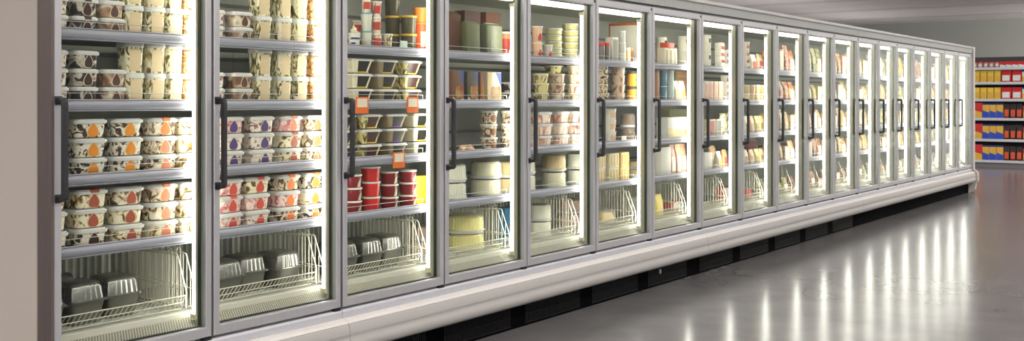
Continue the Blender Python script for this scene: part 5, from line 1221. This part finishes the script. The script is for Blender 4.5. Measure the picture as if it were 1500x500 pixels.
# ------------------------------------------------------------------ price tags on the rails of the third door
def price_tag(x, rail, label):
    zt = RAIL_TOP[rail]
    root = empty('price_tag', (x, .1165, zt - .024))
    part('tag_holder', lambda bm: box(bm, -.045, .045, -.0024, .0, -.048, .036), C('tag_orange', 240, 112, 28), root, .0009, 0)
    part('price_card', lambda bm: (box(bm, -.035, .035, -.0036, -.0025, -.016, .028),), C('tag_card', 246, 236, 208), root, 0, 0)
    tag(root, label, 'price tag', 'orange price tags on the third door rails')
price_tag(1.7170, 1, 'orange price tag on second rail near third door handle')
price_tag(2.0986, 1, 'orange price tag on second rail of third door beside lamp')
price_tag(1.9912, 2, 'lone orange price tag on third rail of third door')
card = empty('shelf_card', (2.056, .1405, RAIL_TOP[0]))
part('card_sheet', lambda bm: box(bm, -.028, .028, -.001, .0, -.006, .034), C('card_pale_green', 206, 222, 206), card, 0, 0)
part('card_clip', lambda bm: box(bm, -.012, .012, .0002, .006, -.001, .008), WHITEP, card, 0, 0)
tag(card, 'small pale green card clipped to top rail of third door', 'shelf card')
card2 = empty('shelf_card', (4.378, .1405, RAIL_TOP[2]))
part('card_sheet', lambda bm: box(bm, -.034, .034, -.001, .0, -.006, .03), C('card_white', 244, 244, 236), card2, 0, 0)
part('card_clip', lambda bm: box(bm, -.012, .012, .0002, .006, -.001, .008), WHITEP, card2, 0, 0)
tag(card2, 'small white card clipped to third rail of sixth door', 'shelf card')

# ------------------------------------------------------------------ store shell
def structure(o):
    o['kind'] = 'structure'; return o
structure(part('floor', lambda bm: box(bm, -12, 36, -16, 24, -.1, 0), floor_mat(), None, 0, 0))
CEIL = plain('ceiling_paint', S(240, 233, 229), .8, 0, .2, .03, .4)
structure(part('ceiling', lambda bm: box(bm, -12, 36, -16, 24, 4.08, 4.2), CEIL, None, 0, 0))
WALLP = plain('grey_wall_paint', S(150, 151, 145), .8, 0, .2, .03, .5)
structure(part('wall_far', lambda bm: box(bm, 36, 36.2, -16, 24, 0, 4.2), WALLP, None, 0, 0))
for i, x in enumerate((15.5, 19, 22.5, 26, 29.5, 33)):
    structure(part('trim_%d' % (i + 1), lambda bm: box(bm, x, x + .7, -16, 24, 4.074, 4.08), plain('ceiling_beam_paint', S(222, 214, 211), .8), None, 0, 0))

# ------------------------------------------------------------------ gondola of dry goods past the end of the case
GX = 20.62
GZ = [.14, .565, .99, 1.375, 1.715, 2.01]
g = tag(empty('gondola_shelving', (GX, .2, 0)), 'grey metal gondola shelving with six loaded shelves beyond the freezer end', 'shelving unit')
GM = plain('gondola_grey', S(214, 214, 218), .45, .2)
GB = plain('gondola_back_dark', S(70, 66, 66), .7)
part('back_panel', lambda bm: box(bm, .46, .49, -1.3, 1.9, 0, 2.24), GB, g, 0, 0)
part('base_plinth', lambda bm: box(bm, .02, .455, -1.3, 1.9, .0, .085), plain('plinth_grey', S(120, 116, 118), .5), g, .003, 0)
for z in GZ:
    s_ = part('shelf', lambda bm: box(bm, .0, .455, -1.3, 1.9, z - .022, z), GM, g, .002, 0)
    part('price_rail', lambda bm: box(bm, -.012, -.0005, -1.3, 1.9, z - .045, z + .008), GM, s_, .002, 0)
for y in (-1.33, 1.905):
    part('upright', lambda bm: box(bm, .40, .46, y, y + .03, 0, 2.24), GM, g, .002, 0)

yel = C('bag_yellow', 238, 200, 70); red = C('bag_red', 206, 40, 44); blu = C('pack_blue', 40, 78, 190); gold = C('pack_gold', 226, 178, 72)
blk = C('pack_black', 34, 28, 28); whi = C('pack_white', 232, 230, 226); orr = C('pack_orange_red', 214, 84, 50); navy = C('pack_navy', 44, 52, 120); pinkm = C('pack_pink', 226, 150, 150)
def gput(lev, y, kr, desc, dep, n):
    root = make(kr, GX + .02 + dep / 2, y, GZ[lev] + .0006, R(-90), 0, desc, 'packets on the gondola shelf %d' % (6 - lev))
    return root
SH = ['bottom', 'fifth', 'fourth', 'third', 'second', 'top']
def grow(lev, specs):
    y = 1.52
    cnt = {}
    for (kr, w, dep, desc) in specs:
        cnt[desc] = cnt.get(desc, 0) + 1
        gput(lev, y - w / 2, kr, f'{desc}, {ORD[cnt[desc]-1]} of its kind on the {SH[lev]} gondola shelf', dep, 0)
        y -= w + .006
tall_by = lambda: k_carton(.125, .09, .30, gold, blu, 'lower', 'food_carton', navy)
tall_red = lambda: k_carton(.15, .09, .31, red, gold, 'lower', 'food_carton')
blkp = lambda: k_pouch(.11, .07, .29, blk, orr, 'snack_bag')
mixp = lambda: k_pouch(.105, .07, .25, red, gold, 'snack_bag')
for lev in (0, 1, 2):
    sp = [(tall_red(), .15, .09, 'red and gold tall carton')] * 2
    sp += [(tall_by(), .125, .09, 'blue and gold tall carton')] * 3
    sp += [(blkp(), .11, .07, 'black snack bag with orange front')] * 3
    sp += [(mixp(), .105, .07, 'red snack bag with gold front')] * 5
    grow(lev, sp)
for lev in (3, 4):
    sp = [(k_pouch(.125, .09, .235, yel, gold, 'crisp_bag'), .125, .09, 'yellow crisp bag')] * 5
    sp += [(k_pouch(.19, .09, .235, red, whi, 'crisp_bag'), .19, .09, 'red crisp bag with white front')] * 2
    sp += [(k_carton(.17, .09, .225, whi, gold, 'lower', 'food_carton', blu), .17, .09, 'white carton with blue top')] * 4
    grow(lev, sp)
sp = [(k_jar(.05, .12, C('jar_pinkish', 200, 150, 140), red, whi), .1, .1, 'small jar with red lid')] * 6
sp += [(k_carton(.11, .08, .12, red, whi, 'lower', 'food_carton'), .11, .08, 'small red and white carton')] * 4
sp += [(k_jar(.05, .12, C('jar_greenish', 170, 180, 150), pinkm, whi), .1, .1, 'small jar with pink lid')] * 5
grow(5, sp)

# ------------------------------------------------------------------ light
def area(name, loc, rot, sx, sy, power, col=(1, .98, .955)):
    l = bpy.data.lights.new(name, 'AREA'); l.shape = 'RECTANGLE'; l.size = sx; l.size_y = sy; l.energy = power; l.color = col
    o = bpy.data.objects.new(name, l); COL.objects.link(o); o.location = loc; o.rotation_euler = rot
    return o
# unseen strip lights of the shop; up-facing ones are added to brighten the ceiling
for y, xs_, p in ((-3.4, (-7, 2.5, 12, 21.5, 29), 130), (-7.5, (-7, 2.5, 12, 21.5, 29), 100), (5.5, (-6, 5, 15), 200)):
    for x in xs_:
        e = 235 if x < -5 else p
        area('strip_light_down', (x, y, 3.72), (0, 0, 0), 8.5, .3, e)
        area('ceiling_fill_up', (x, y, 3.74), (PI, 0, 0), 8.5, .3, e * .8)
# hidden fill lights added behind the case to brighten the ceiling
for y in (7.5, 13.5):
    for x in (19, 25, 31):
        area('ceiling_fill_hidden', (x, y, 1.8), (PI, 0, 0), 5, .6, 32)
area('gondola_fill', (15.5, -4.5, 3.0), (PI / 2, 0, -PI / 2), 4, .5, 160)  # unseen fill light added to brighten the gondola front
area('far_wall_fill', (29, -6.5, 2.6), (PI / 2, 0, -PI / 2), 4, .6, 2000)  # fill light added out of view to lift the far wall
w = bpy.data.worlds.new('store_ambient'); scene.world = w; w.use_nodes = True
w.node_tree.nodes['Background'].inputs['Color'].default_value = (.9, .885, .875, 1)
w.node_tree.nodes['Background'].inputs['Strength'].default_value = .55

# ------------------------------------------------------------------ camera
cam = bpy.data.cameras.new('camera'); co = bpy.data.objects.new('camera', cam); COL.objects.link(co)
co.location = (-2.0856, -3.6048, 1.36)
co.rotation_euler = (R(90), 0, R(-90 + 36.205))
cam.sensor_width = 36; cam.lens = 36 * 1530 / 1500
cam.shift_y = -(250 - 146.5) / 1500
cam.clip_end = 200
cam.dof.use_dof = True; cam.dof.focus_distance = 6.0; cam.dof.aperture_fstop = 6.3
scene.camera = co

scene.view_settings.view_transform = 'Standard'
scene.view_settings.look = 'None'
scene.view_settings.gamma = 1
scene.view_settings.use_curve_mapping = False
scene.view_settings.exposure = 0
scene.cycles.use_denoising = True
scene.cycles.max_bounces = 8
scene.cycles.diffuse_bounces = 3
scene.cycles.glossy_bounces = 3
scene.cycles.transparent_max_bounces = 24
scene.cycles.caustics_reflective = False
scene.cycles.caustics_refractive = False
scene.cycles.sample_clamp_indirect = 6
